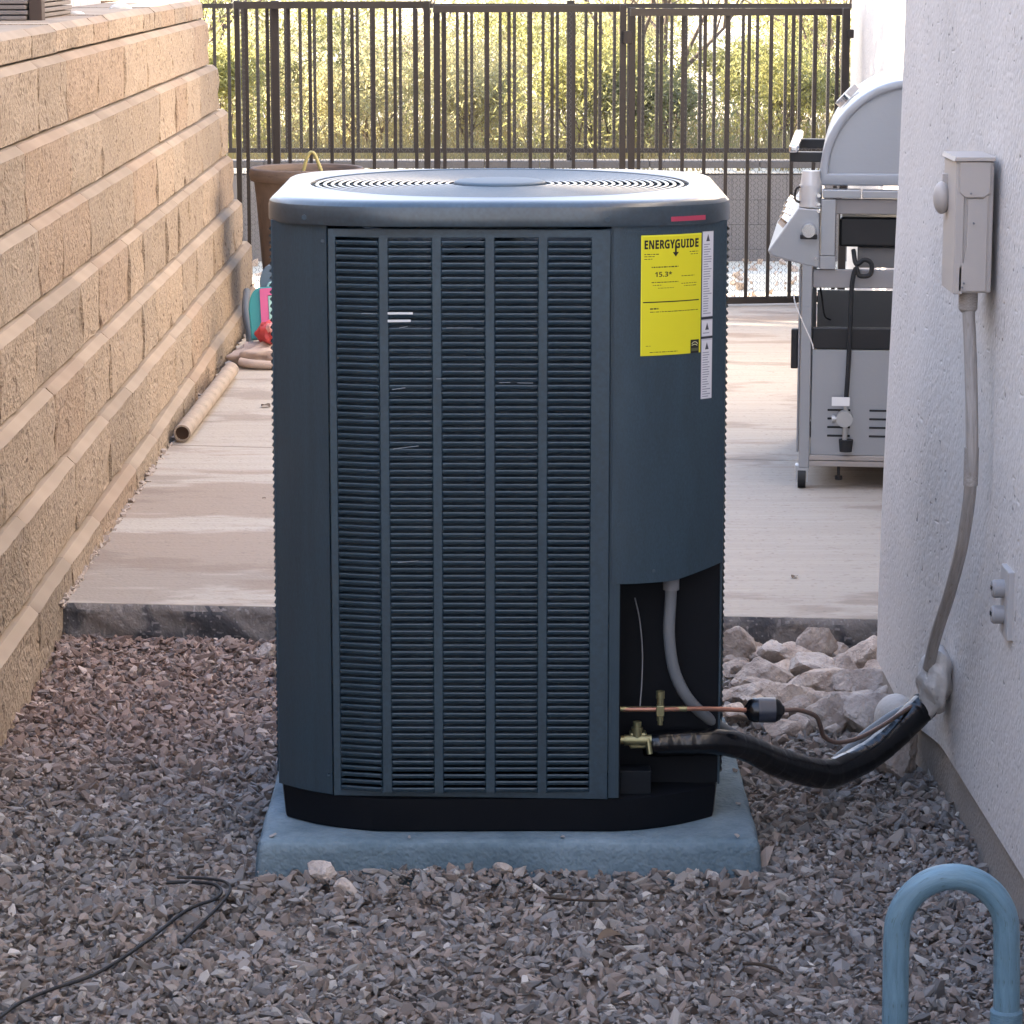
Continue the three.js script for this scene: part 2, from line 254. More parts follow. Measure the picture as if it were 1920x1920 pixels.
// unseen house added uphill on the left to keep the side yard in shade
{
  const h = thing('unseen_shade_house', 'unseen stucco house added uphill of the tan wall for shade', 'house', [-7, 1.5, 3]);
  part(h, 'wall', box(-10, -4.0, 1.4, 4.5, -7, 13.2), M.stucco);
  part(h, 'roof', prism([[-10.5, 4.51], [-7, 5.5], [-3.6, 4.51]], -7.5, 13.45), mat([0.25, 0.13, 0.08], 0.9));
  for (const Z of [2, 6, 9.5]) { const w = part(h, 'window', box(-4.02, -3.97, 2.6, 3.8, Z, Z + 1.1, 0.01), M.white); part(w, 'pane', box(-3.968, -3.955, 2.67, 3.73, Z + 0.07, Z + 1.03), mat([0.03, 0.035, 0.04], 0.08)); }
}

// ---------------------------------------------------------------- the house on the right
{
  const s = new THREE.Shape(), pts = [], wx = (Z) => 0.925 + 0.022 * (6.2 - Math.min(Z, 6.2)) * 1.0;
  for (let i = 0; i <= 90; i++) { const Z = -6 + (i < 20 ? i * 0.5 : 10 + (i - 20) * (3.06 / 70)); pts.push([wx(Z) - 0.012 * sm(6.25, 6.5, Z), Z]); }
  for (let i = 1; i <= 10; i++) { const a = i / 10 * Math.PI / 2; pts.push([0.913 + 0.05 * (1 - Math.cos(a)), 7.06 + 0.05 * Math.sin(a)]); }
  pts.push([1.64, 7.11], [1.655, 14.82], [7, 14.82], [7, -6]);
  pts.forEach((p, i) => i ? s.lineTo(...p) : s.moveTo(...p));
  function skin(pts, top) { const pos = [], uv = [], idx = [], n = pts.length, rows = Math.round((top - 0.105) / 0.1); let run = 0;
    for (let i = 0; i <= n; i++) { const q = pts[i % n], o = pts[(i + n - 1) % n]; if (i) run += Math.hypot(q[0] - o[0], q[1] - o[1]);
      for (let j = 0; j <= rows; j++) { const y = 0.105 + (top - 0.105) * j / rows, fl = q[0] < 1.2 && q[1] > 5.5 && y < 1.8 ? 0.032 * sm(1.75, 0.1, y) * sm(6.2, 6.55, q[1]) : 0; pos.push(q[0] - fl, y, -q[1]); uv.push(run, y); } }
    for (let i = 0; i < n; i++) for (let j = 0; j < rows; j++) { const a = i * (rows + 1) + j, b = a + rows + 1; idx.push(a, a + 1, b, b, a + 1, b + 1); }
    const g = new THREE.BufferGeometry(); g.setAttribute('position', new THREE.Float32BufferAttribute(pos, 3)); g.setAttribute('uv', new THREE.Float32BufferAttribute(uv, 2)); g.setIndex(idx); return toCreasedNormals(g, 0.6); }
  const near = [...pts.slice(0, -4), [7, 7.11], [7, -6]], wing = [[1.64, 7.115], [1.655, 14.82], [6.9, 14.82], [6.9, 7.115]];
  const house = thing('house', 'pale grey rough stucco house wall with rounded corner', 'house', [3, 0, 6]);
  part(house, 'wall', skin(near, 4.95), M.stucco); part(house, 'wing_wall', skin(wing, 4.95), M.stucco);
  const fs = new THREE.Shape(pts.map((q, i) => new THREE.Vector2(q[0] + (q[0] < 1.6 ? 0.012 + (q[1] > 6.2 && q[1] < 7.1 ? -0.030 : 0) * sm(6.2, 6.55, q[1]) : 0.01), q[1] - (q[1] > 7.0 ? 0.012 : 0))));
  const fg = new THREE.ExtrudeGeometry(fs, { depth: 0.13, bevelEnabled: false }); fg.rotateX(-Math.PI / 2); fg.translate(0, -0.021, 0); part(house, 'foundation', boxUV(fg), M.foundation);
  part(house, 'wing_roof', box(1.45, 7.2, 4.952, 5.1, 7.43, 15.1, 0.02), mat([0.25, 0.13, 0.08], 0.9));
  part(house, 'roof', box(0.6, 7.4, 4.952, 5.15, -6.4, 7.4, 0.02), mat([0.25, 0.13, 0.08], 0.9));
  // lumpy stucco patch where the pipes enter
  const pg = new THREE.IcosahedronGeometry(1, 4), pp = pg.attributes.position; for (let i = 0; i < pp.count; i++) { const v = new THREE.Vector3().fromBufferAttribute(pp, i), k = 1 + 0.16 * Math.sin(v.x * 5 + v.y * 7) * Math.sin(v.z * 6 + 1) + 0.07 * Math.sin(v.y * 17 + v.x * 11); pp.setXYZ(i, v.x * 0.034 * k, v.y * 0.062 * k, v.z * 0.10 * k); }
  pg.deleteAttribute('normal'); pg.deleteAttribute('uv'); const pg2 = mergeVertices(pg); pg2.computeVertexNormals(); pg2.rotateX(-0.75); pg2.translate(0.893, 0.268, -6.175); part(house, 'stucco_patch', boxUV(pg2), M.stucco);
}

// ---------------------------------------------------------------- electrical boxes and conduits on the house wall
{
  const b = thing('disconnect_box', 'beige metal electrical disconnect box with hinged cover on stucco wall', 'electrical box', [0.89, 1.13, 5.83]);
  part(b, 'body', box(0.862, 0.922, 1.14, 1.392, 5.757, 5.90, 0.004, 2), M.beigeMetal);
  part(b, 'cover', box(0.848, 0.866, 1.138, 1.397, 5.752, 5.91, 0.003, 2), M.beigeMetal);
  part(b, 'side_panel', prism([[0.858, 1.144], [0.911, 1.144], [0.911, 1.331], [0.901, 1.322], [0.872, 1.322], [0.872, 1.23], [0.867, 1.2], [0.858, 1.19]], 5.752, 5.758, 0.0012), M.beigeMetal);
  part(b, 'cap_panel', prism([[0.855, 1.392], [0.914, 1.392], [0.914, 1.334], [0.903, 1.3245], [0.867, 1.3245], [0.855, 1.335]], 5.7485, 5.7575, 0.0012), M.beigeMetal);
  part(b, 'top_hood', prism([[0.843, 1.3935], [0.922, 1.3935], [0.922, 1.4015], [0.846, 1.4015]], 5.745, 5.915, 0.0015), M.beigeMetal);
  for (const [x, y] of [[0.884, 1.275], [0.877, 1.332], [0.868, 1.16], [0.865, 1.152]]) part(b, 'screw', rod(V(x, y, 5.753), V(x, y, 5.7465), 0.0022, 8), M.grey);
  const hg = new THREE.SphereGeometry(1, 20, 14); hg.scale(0.017, 0.032, 0.024); hg.translate(0.838, 1.315, -5.865); part(b, 'handle', hg.toNonIndexed(), M.beigeMetal);
  part(b, 'hasp', box(0.838, 0.850, 1.335, 1.362, 5.86, 5.87, 0.002), M.beigeMetal);
  const c = thing('conduit', 'beige plastic conduit running down the stucco from the disconnect box', 'conduit', [0.89, 0.35, 5.8]);
  part(c, 'pipe', tube([V(0.885, 1.12, 5.80), V(0.890, 0.98, 5.77), V(0.893, 0.80, 5.75), V(0.890, 0.66, 5.80), V(0.884, 0.52, 5.92), V(0.877, 0.40, 6.05), V(0.874, 0.31, 6.13)], 0.0125, 60, 14), M.beigePvc);
  part(c, 'adapter', [rod(V(0.885, 1.139, 5.80), V(0.885, 1.105, 5.80), 0.0185, 18), rod(V(0.885, 1.105, 5.80), V(0.885, 1.098, 5.80), 0.0185, 18, 0.0135)], M.beigePvc);
  part(c, 'coupling', rod(V(0.8928, 0.84, 5.7525), V(0.8928, 0.765, 5.7545), 0.0145, 16), M.beigePvc);
  const o = thing('wall_outlet', 'pale outdoor outlet plate with two sockets on the stucco wall', 'outlet', [0.93, 0.51, 5.55]);
  part(o, 'plate', box(0.929, 0.945, 0.512, 0.645, 5.50, 5.585, 0.003, 2), mat([0.42, 0.40, 0.39], 0.6));
  for (const y of [0.554, 0.604]) { const k = part(o, 'socket', [rod(V(0.931, y, 5.545), V(0.910, y, 5.545), 0.0175, 18), rod(V(0.910, y, 5.545), V(0.906, y, 5.545), 0.0175, 18, 0.014)], mat([0.30, 0.29, 0.29], 0.6)); for (const dz of [-0.006, 0.006]) part(k, 'slot', box(0.9045, 0.9075, y - 0.002, y + 0.006, 5.545 + dz - 0.0012, 5.545 + dz + 0.0012), M.rubber); }
}

// ---------------------------------------------------------------- concrete equipment pad
{
  const g = new THREE.BoxGeometry(0.985, 0.12, 1.02, 90, 14, 90), p = g.attributes.position, v = new THREE.Vector3(), c = new THREE.Vector3(), nz = (a, b) => fbm(a * 0.25 + 0.5, b * 0.25 + 0.5, 14, 14, 4, 601, 0.6) - 0.5;
  for (let i = 0; i < p.count; i++) { v.fromBufferAttribute(p, i); const r = 0.020 + 0.010 * nz(v.x * 2, v.z * 2); c.set(Math.max(-0.4925 + r, Math.min(0.4925 - r, v.x)), Math.max(-0.06 + r, Math.min(0.06 - r, v.y)), Math.max(-0.51 + r, Math.min(0.51 - r, v.z))); const d = v.clone().sub(c), l = d.length(); if (l > 1e-6) v.copy(c).addScaledVector(d, (r + 0.006 * nz(v.x * 3 + v.y * 2, v.z * 3 + v.y)) / l); else v.y += 0; const f = 1 + 0.02 * (0.06 - v.y) / 0.12; p.setXYZ(i, v.x * f, v.y, v.z * f); }
  g.deleteAttribute('normal'); g.deleteAttribute('uv'); const g0 = mergeVertices(g, 1e-5); g0.computeVertexNormals();
  g0.translate(-0.006, 0.018, -6.16); single('equipment_pad', 'blue-grey concrete pad under the air conditioner', 'pad', boxUV(g0), M.pad, [-0.006, -0.04, 6.16]);
}

// ---------------------------------------------------------------- the air conditioner
const UX = -0.025, UY = 0.078, UZ = 5.70;                             // its front middle at the foot
const frontZ = (x) => { const t = Math.max(0, Math.abs(x) - 0.20) / 0.24; return 0.112 * Math.pow(t, 2.2); };   // how far the front falls back
const ac = thing('air_conditioner', 'dark blue-grey outdoor air conditioning unit with louvred front on concrete pad', 'air conditioner', [UX, UY, UZ + 0.43]);
const L = (x, y, d) => V(UX + x, UY + y, UZ + d);                     // local: x across, y up, d behind the front
function strip(x0, x1, yb, yt, off = 0, thick = 0.0025, n = 16) {     // a sheet that follows the bowed front; off > 0 stands proud
  const f = (v) => typeof v === 'function' ? v : () => v, B = f(yb), T = f(yt), pos = [], idx = [];
  for (let i = 0; i <= n; i++) { const x = x0 + (x1 - x0) * i / n, e = 0.002, s = (frontZ(x + e) - frontZ(x - e)) / (2 * e), l = Math.hypot(1, s), nx = s / l, nz = -1 / l;
    for (const o of [off, off - thick]) for (const y of [B(x), T(x)]) { const q = L(x + nx * o, y, frontZ(x) + nz * o); pos.push(q.x, q.y, q.z); } }
  for (let i = 0; i < n; i++) { const a = i * 4, b = a + 4; idx.push(a, b, a + 1, a + 1, b, b + 1, a + 2, a + 3, b + 2, a + 3, b + 3, b + 2, a + 1, b + 1, a + 3, b + 1, b + 3, a + 3, a, a + 2, b, b, a + 2, b + 2); }
  idx.push(0, 1, 2, 1, 3, 2); const e = n * 4; idx.push(e, e + 2, e + 1, e + 1, e + 2, e + 3);
  let g = new THREE.BufferGeometry(); g.setAttribute('position', new THREE.Float32BufferAttribute(pos, 3)); g.setIndex(idx);
  const uv = []; for (let i = 0; i <= n; i++) for (let k = 0; k < 2; k++) uv.push(i / n, 0, i / n, 1);
  g.setAttribute('uv', new THREE.Float32BufferAttribute(uv, 2)); return toCreasedNormals(g, 0.5);
}
function planR(th, inset = 0) {                                       // outline of the whole cabinet, as a radius from its middle
  const c = Math.cos(th), s = Math.sin(th), hw = 0.44, hd = 0.43; let lo = 0.2, hi = 0.65;
  for (let k = 0; k < 30; k++) { const r = (lo + hi) / 2, x = r * c, z = Math.abs(r * s); if (Math.abs(x) < hw && z < hd - frontZ(x)) lo = r; else hi = r; }
  return lo - inset;
}
const softR = (th) => { let t = 0; for (let k = -6; k <= 6; k++) t += planR(th + k * 0.021); return t / 13 + 0.004; };
const lidAt = (x) => { let lo = 0.3, hi = Math.PI / 2; if (x < 0) { lo = Math.PI / 2; hi = Math.PI - 0.3; } for (let k = 0; k < 40; k++) { const m = (lo + hi) / 2, q = (softR(m) + 0.0065) * Math.cos(m); if (q > x) lo = m; else hi = m; } return 0.43 - (softR(lo) + 0.0065) * Math.sin(lo); };
function loft(rings, n = 128, soft = false) {                                       // rings: [inset or -R for a circle, y]
  const pos = [], idx = []; rings.forEach(([ins, y, circ]) => { for (let i = 0; i < n; i++) { const th = i / n * Math.PI * 2, r = circ ? circ : soft ? softR(th) - ins : planR(th, ins); const q = L(r * Math.cos(th), y, 0.43 - r * Math.sin(th)); pos.push(q.x, q.y, q.z); } });
  for (let j = 0; j < rings.length - 1; j++) for (let i = 0; i < n; i++) { const a = j * n + i, b = j * n + (i + 1) % n; idx.push(a, b, a + n, b, b + n, a + n); }
  const g = new THREE.BufferGeometry(); g.setAttribute('position', new THREE.Float32BufferAttribute(pos, 3)); g.setIndex(idx); return boxUV(toCreasedNormals(g, 0.45));
}
{
  part(ac, 'base_pan', loft([[0.03, 0.001], [0.012, 0.001], [0.010, 0.004], [0.004, 0.060], [0.004, 0.068], [0.012, 0.070], [0.20, 0.070]]), M.acBlack);
  // dark coil behind the louvres
  { const cb = new RoundedBoxGeometry(0.80, 1.11, 0.66, 3, 0.05); cb.translate(...L(0, 0.63, 0.465).toArray()); const coil = part(ac, 'coil', boxUV(cb), mat([0.032, 0.05, 0.068], 0.55, { bumpMap: tConcB, bumpScale: 0.004 })); void coil; }
  part(ac, 'corner_panel', strip(-0.442, -0.3295, 0.071, 1.198, 0.0), M.acPaint);
  part(ac, 'corner_post', [box(UX - 0.442, UX - 0.438, UY + 0.071, UY + 1.198, UZ + 0.112, UZ + 0.135)], M.acPaint);
  // louvred front: frame with five tall openings
  const x0 = -0.3265, x1 = 0.2125, yb = 0.070, yt = 1.190, cols = [-0.270, -0.169, -0.068, 0.0335, 0.1345], hw = 0.0415, rows = 79, yTop = 1.174, pitch = (1.174 - 0.086) / rows;
  const s = new THREE.Shape([[x0, yb], [x1, yb], [x1, yt], [x0, yt]].map((q) => new THREE.Vector2(...q)));
  for (const c of cols) s.holes.push(new THREE.Path([[c - hw, yTop - rows * pitch], [c - hw, yTop], [c + hw, yTop], [c + hw, yTop - rows * pitch]].map((q) => new THREE.Vector2(...q))));
  let g = new THREE.ExtrudeGeometry(s, { depth: 0.0018, bevelEnabled: true, bevelSize: 0.0012, bevelThickness: 0.0012, bevelOffset: -0.0012, bevelSegments: 1 });
  { const p = g.attributes.position; for (let i = 0; i < p.count; i++) { const x = p.getX(i), q = L(x, p.getY(i), frontZ(x) - p.getZ(i) - 0.0005); p.setXYZ(i, q.x, q.y, q.z); } }
  const front = part(ac, 'louvre_panel', boxUV(g), M.acPaint);
  // one slat: lip stands out at the top, sheet falls back to the panel below it
  const slatGeo = () => { const w = hw + 0.0008, P = [], I = [], prof = [[0.0016, 0.0022, 0], [0.0012, 0.0058, 0], [-0.0006, 0.0066, 0], [-0.0060, 0.0050, 0], [-0.0076, 0.0002, 1]];
    const xs = [-w, -w + 0.0025, -w + 0.007, w - 0.007, w - 0.0025, w], dip = [0.0038, 0.0022, 0, 0, 0.0022, 0.0038], out = [0.35, 0.9, 1, 1, 0.9, 0.35];
    for (let i = 0; i < 6; i++) prof.forEach(([y, z, e]) => P.push(xs[i], y - (e ? dip[i] : 0), z * out[i]));
    for (let i = 0; i < 5; i++) for (let j = 0; j < 4; j++) { const a = i * 5 + j, b = a + 5; I.push(a, a + 1, b, a + 1, b + 1, b); }
    const q = new THREE.BufferGeometry(); q.setAttribute('position', new THREE.Float32BufferAttribute(P, 3)); q.setIndex(I); return boxUV(toCreasedNormals(q, 0.7)); };
  const sg = slatGeo(), rest = [], fb = bases.get(front);
  for (let r = 0; r < rows; r++) for (let c = 0; c < 5; c++) {
    const cx = cols[c], sl = (frontZ(cx + hw) - frontZ(cx - hw)) / (2 * hw), d = (frontZ(cx + hw) + frontZ(cx - hw)) / 2, q = L(cx, yTop - (r + 1) * pitch + 0.0066, d - 0.001);
    if (r < 60) { const o = new THREE.Mesh(sg, M.acPaint); o.name = 'louvre_slat'; o.position.copy(q).sub(fb); o.rotation.y = Math.atan(sl); front.add(o); shade(o); }
    else { const e = sg.clone(); e.rotateY(Math.atan(sl)); e.translate(q.x, q.y, q.z); rest.push(e); }
  }
  part(front, 'lower_louvre_slats', rest, M.acPaint, { kind: 'stuff' });
  part(ac, 'front_mullion', strip(0.2140, 0.2345, 0.071, 1.198, -0.0015, 0.002, 2), M.acPaint);
  // control panel over the service recess
  part(ac, 'control_panel', strip(0.2185, 0.4395, (x) => 0.502 + (x > 0.34 ? (x - 0.34) * 0.22 : 0), 1.198, 0.0025, 0.004, 24), M.acPaint);
  part(ac, 'panel_lip', strip(0.24, 0.30, 1.181, 1.1855, 0.004, 0.002, 4), M.acPaint);
  part(ac, 'corner_post', [box(UX + 0.434, UX + 0.441, UY + 0.522, UY + 1.198, UZ + 0.108, UZ + 0.135, 0.001), box(UX + 0.4365, UX + 0.441, UY + 0.068, UY + 0.522, UZ + 0.115, UZ + 0.135, 0.001)], M.acPaint);
  // service recess
  part(ac, 'recess_panel', [box(UX + 0.2345, UX + 0.237, UY + 0.071, UY + 0.56, UZ + 0.004, UZ + 0.10), box(UX + 0.2345, UX + 0.438, UY + 0.071, UY + 0.60, UZ + 0.118, UZ + 0.122), box(UX + 0.2345, UX + 0.37, UY + 0.525, UY + 0.53, UZ + 0.07, UZ + 0.118)], M.acBlack);
  part(ac, 'recess_foot', box(UX + 0.238, UX + 0.30, UY + 0.07, UY + 0.118, UZ + 0.03, UZ + 0.075, 0.002), M.coil);
  // lid
  const lid = part(ac, 'lid', loft([[0.010, 1.196], [-0.006, 1.196], [-0.0065, 1.199], [-0.0065, 1.224], [-0.004, 1.2325], [0.002, 1.2385], [0.012, 1.2425], [0.026, 1.2445], [0, 1.2465, 0.394], [0, 1.2475, 0.389], [0, 1.2460, 0.385], [0, 1.2330, 0.382], [0, 1.18, 0.376]], 200, true), M.acLid);
  // wire fan grille: rings of flat bar with radial rods
  const grille = []; const cy = 1.2435;
  for (let r = 0.108; r < 0.380; r += 0.0155) { const q = new THREE.TorusGeometry(r, 0.0042, 6, 90); q.scale(1, 1, 0.55); q.rotateX(Math.PI / 2); const t = L(0, cy, 0.43); q.translate(t.x, t.y, t.z); grille.push(q.toNonIndexed()); }
  for (let k = 0; k < 36; k++) { const pts = []; for (let i = 0; i <= 6; i++) { const r = 0.09 + 0.292 * i / 6, a = k / 36 * Math.PI * 2 + 0.35 * i / 6; pts.push(L(r * Math.cos(a), cy - 0.004, 0.43 + r * Math.sin(a))); } grille.push(tube(pts, 0.0024, 10, 5)); }
  part(lid, 'fan_grille', grille, M.acLid);
  part(lid, 'hub_cap', lathe([[0, 0.0095], [0.05, 0.0093], [0.085, 0.0078], [0.0925, 0.005], [0.094, 0.001], [0.0935, -0.006], [0.02, -0.006]], UX, UY + cy, UZ + 0.43, 48), mat([0.05, 0.085, 0.12], 0.55));
  for (const x of [-0.372, 0.206]) part(lid, 'screw', rod(L(x, 1.2095, lidAt(x) + 0.001), L(x, 1.2095, lidAt(x) - 0.0032), 0.0055, 6), M.acPaint);
  for (const [x, y] of [[0.203, 0.99], [0.203, 0.80], [0.206, 0.30], [-0.322, 1.185], [0.206, 1.16], [0.206, 0.55], [-0.3215, 0.62], [-0.3215, 0.10], [-0.337, 1.165], [-0.337, 0.11], [0.30, 0.525], [0.232, 1.12], [0.232, 0.62]]) part(ac, 'screw', rod(L(x, y, frontZ(x)), L(x, y, frontZ(x) - 0.0035), 0.0035, 8), M.acPaint);
  // fan under the grille
  const fan = part(ac, 'fan', rod(L(0, 1.12, 0.43), L(0, 1.185, 0.43), 0.07, 24), M.acBlack);
  for (let k = 0; k < 3; k++) { const q = new THREE.BoxGeometry(0.26, 0.003, 0.16); q.rotateX(0.4); q.translate(0.19, 0, 0); q.rotateY(k * 2.094 + 0.4); const t = L(0, 1.155, 0.43); q.translate(t.x, t.y, t.z); part(fan, 'fan_blade', boxUV(q), M.acBlack); }
  // louvred sides, seen edge on
  for (const sd of [-1, 1]) {
    const gs = []; for (let r = 0; r < 80; r++) for (let c = 0; c < 6; c++) { const y = 1.178 - r * pitch, d0 = 0.14 + c * 0.098, q = new THREE.BufferGeometry(), x = sd * 0.4385, o = sd * 0.0095;
      const A = [L(x + o, y, d0), L(x + o, y, d0 + 0.086), L(x, y - 0.0085, d0 - 0.002), L(x, y - 0.0085, d0 + 0.088), L(x + o, y + 0.0012, d0), L(x + o, y + 0.0012, d0 + 0.086)];
      q.setAttribute('position', new THREE.Float32BufferAttribute([0, 2, 1, 1, 2, 3, 4, 0, 5, 0, 1, 5, 0, 4, 2, 1, 3, 5].flatMap((k) => A[k].toArray()), 3)); q.computeVertexNormals(); gs.push(boxUV(q)); }
    part(ac, 'side_louvres', gs, M.acPaint, { kind: 'stuff' });
    const fr = []; for (let c = 0; c <= 6; c++) { const d = 0.13 + c * 0.098; fr.push(box(UX + sd * 0.4385 - 0.001, UX + sd * 0.4385 + 0.001, UY + 0.071, UY + 1.198, UZ + d - 0.003, UZ + d + 0.008)); } part(ac, 'side_frame', fr, M.acPaint);
  }
  part(ac, 'back_panel', box(UX - 0.36, UX + 0.36, UY + 0.071, UY + 1.198, UZ + 0.82, UZ + 0.835), M.acPaint);
  // pale strips painting in the glints on bent, scraped louvre lips
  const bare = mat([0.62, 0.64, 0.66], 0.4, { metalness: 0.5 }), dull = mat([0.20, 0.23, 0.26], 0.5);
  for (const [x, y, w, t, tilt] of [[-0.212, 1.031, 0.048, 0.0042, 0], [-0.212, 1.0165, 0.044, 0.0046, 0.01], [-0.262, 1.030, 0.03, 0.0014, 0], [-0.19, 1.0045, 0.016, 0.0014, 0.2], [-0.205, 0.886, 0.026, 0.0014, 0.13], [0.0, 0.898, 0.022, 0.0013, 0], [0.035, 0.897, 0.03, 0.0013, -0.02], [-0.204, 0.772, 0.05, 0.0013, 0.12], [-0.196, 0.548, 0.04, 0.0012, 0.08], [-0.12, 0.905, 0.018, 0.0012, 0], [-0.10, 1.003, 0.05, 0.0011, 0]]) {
    const q = new THREE.BoxGeometry(w, t, 0.0012); q.rotateZ(tilt); const e = L(x + w / 2, y, frontZ(x) - 0.0085); q.translate(e.x, e.y, e.z); part(front, 'bent_lip_glint', boxUV(q), t > 0.003 ? bare : dull); }
  // stickers
  const canvasTex = (w, h, f) => { const c = document.createElement('canvas'); c.width = w; c.height = h; const x = c.getContext('2d'); f(x, w, h); const t = new THREE.CanvasTexture(c); t.colorSpace = THREE.SRGBColorSpace; t.magFilter = THREE.LinearFilter; return t; };
  const lines = (x, rows, col) => { x.fillStyle = col; for (const [a, b, w, h] of rows) { const r = rng(Math.round(a * 7 + b * 13)); let p = a; while (p < a + w) { const q = 6 + r() * 22; x.fillRect(p, b, Math.min(q, a + w - p), h); p += q + 6; } } };
  const yellow = canvasTex(464, 960, (x, w, h) => {
    x.fillStyle = '#d9d01c'; x.fillRect(0, 0, w, h); x.fillStyle = '#e4e234'; x.fillRect(0, 0, w, 12); x.fillRect(0, 0, 8, h);
    x.fillStyle = '#111'; x.strokeStyle = '#111'; x.font = 'bold 84px sans-serif';
    const word = 'ENERGYGUIDE', w0 = x.measureText(word).width; x.save(); x.translate(20, 108); x.scale(424 / w0, 1.12); x.fillText(word, 0, 0); x.lineWidth = 3; x.strokeText(word, 0, 0); x.restore();
    x.lineWidth = 14; x.beginPath(); x.moveTo(264, 84); x.lineTo(264, 150); x.stroke(); x.beginPath(); x.moveTo(240, 140); x.lineTo(288, 140); x.lineTo(264, 176); x.fill();
    lines(x, [[24, 148, 110, 7], [24, 166, 80, 6], [24, 186, 60, 6], [372, 140, 66, 6], [380, 160, 56, 5], [80, 250, 205, 9], [80, 372, 205, 7], [90, 396, 70, 5], [130, 420, 120, 4], [310, 330, 100, 5], [310, 390, 120, 5], [330, 410, 100, 5], [70, 580, 64, 11], [70, 608, 370, 6], [40, 880, 40, 4], [70, 930, 215, 6]], '#3d3a10');
    x.fillStyle = '#1c1a08'; x.font = 'bold 54px sans-serif'; x.fillText('15.3*', 104, 332);
    x.fillRect(16, 528, 432, 9);
    x.fillStyle = '#15150a'; x.fillRect(386, 852, 66, 108); x.strokeStyle = '#cfcaa0'; x.lineWidth = 6; x.beginPath(); x.arc(419, 892, 22, Math.PI * 1.05, Math.PI * 1.95); x.stroke(); x.beginPath(); x.moveTo(396, 900); x.quadraticCurveTo(420, 880, 440, 902); x.stroke(); x.fillStyle = '#5d5a3a'; x.fillRect(392, 920, 54, 24);
  });
  const white = canvasTex(128, 1024, (x, w, h) => { x.fillStyle = '#b9b7bd'; x.fillRect(0, 0, w, h); const r = rng(77);
    for (const [a, b] of [[0, 520], [540, 640], [660, 1024]]) { x.fillStyle = '#d4d2d6'; x.fillRect(4, a + 4, w - 8, b - a - 8); x.fillStyle = '#3c3c46'; x.beginPath(); x.moveTo(64, a + 16); x.lineTo(86, a + 60); x.lineTo(42, a + 60); x.fill(); x.fillStyle = '#8f8f99'; for (let y = a + 76; y < b - 14; y += 15) x.fillRect(14, y, 50 + r() * 50, 6); }
    x.fillStyle = '#22232c'; x.fillRect(0, 520, w, 16); x.fillRect(0, 640, w, 14); });
  part(ac, 'energy_label', strip(0.270, 0.3865, 0.947, (x) => 1.178, 0.0040, 0.0012, 12), mat([1, 1, 1], 0.5, { map: yellow }));
  part(ac, 'warning_label', strip(0.389, 0.4105, 0.855, 1.180, 0.0040, 0.0012, 6), mat([1, 1, 1], 0.5, { map: white }));
  { const P = [], I = [], n = 10; for (let i = 0; i <= n; i++) { const x = 0.328 + 0.068 * i / n, r = lidAt(x); for (const [y, o] of [[1.2035, 0.0008], [1.2125, 0.0008], [1.2035, -0.001], [1.2125, -0.001]]) { const q = L(x, y, r - o); P.push(q.x, q.y, q.z); } } for (let i = 0; i < n; i++) { const a = i * 4, b = a + 4; I.push(a, b, a + 1, a + 1, b, b + 1, a + 1, b + 1, a + 3, b + 1, b + 3, a + 3, a, a + 2, b, b, a + 2, b + 2); }
    const q = new THREE.BufferGeometry(); q.setAttribute('position', new THREE.Float32BufferAttribute(P, 3)); q.setIndex(I); part(lid, 'red_sticker', boxUV(toCreasedNormals(q, 0.5)), mat([0.42, 0.045, 0.09], 0.5)); }
}

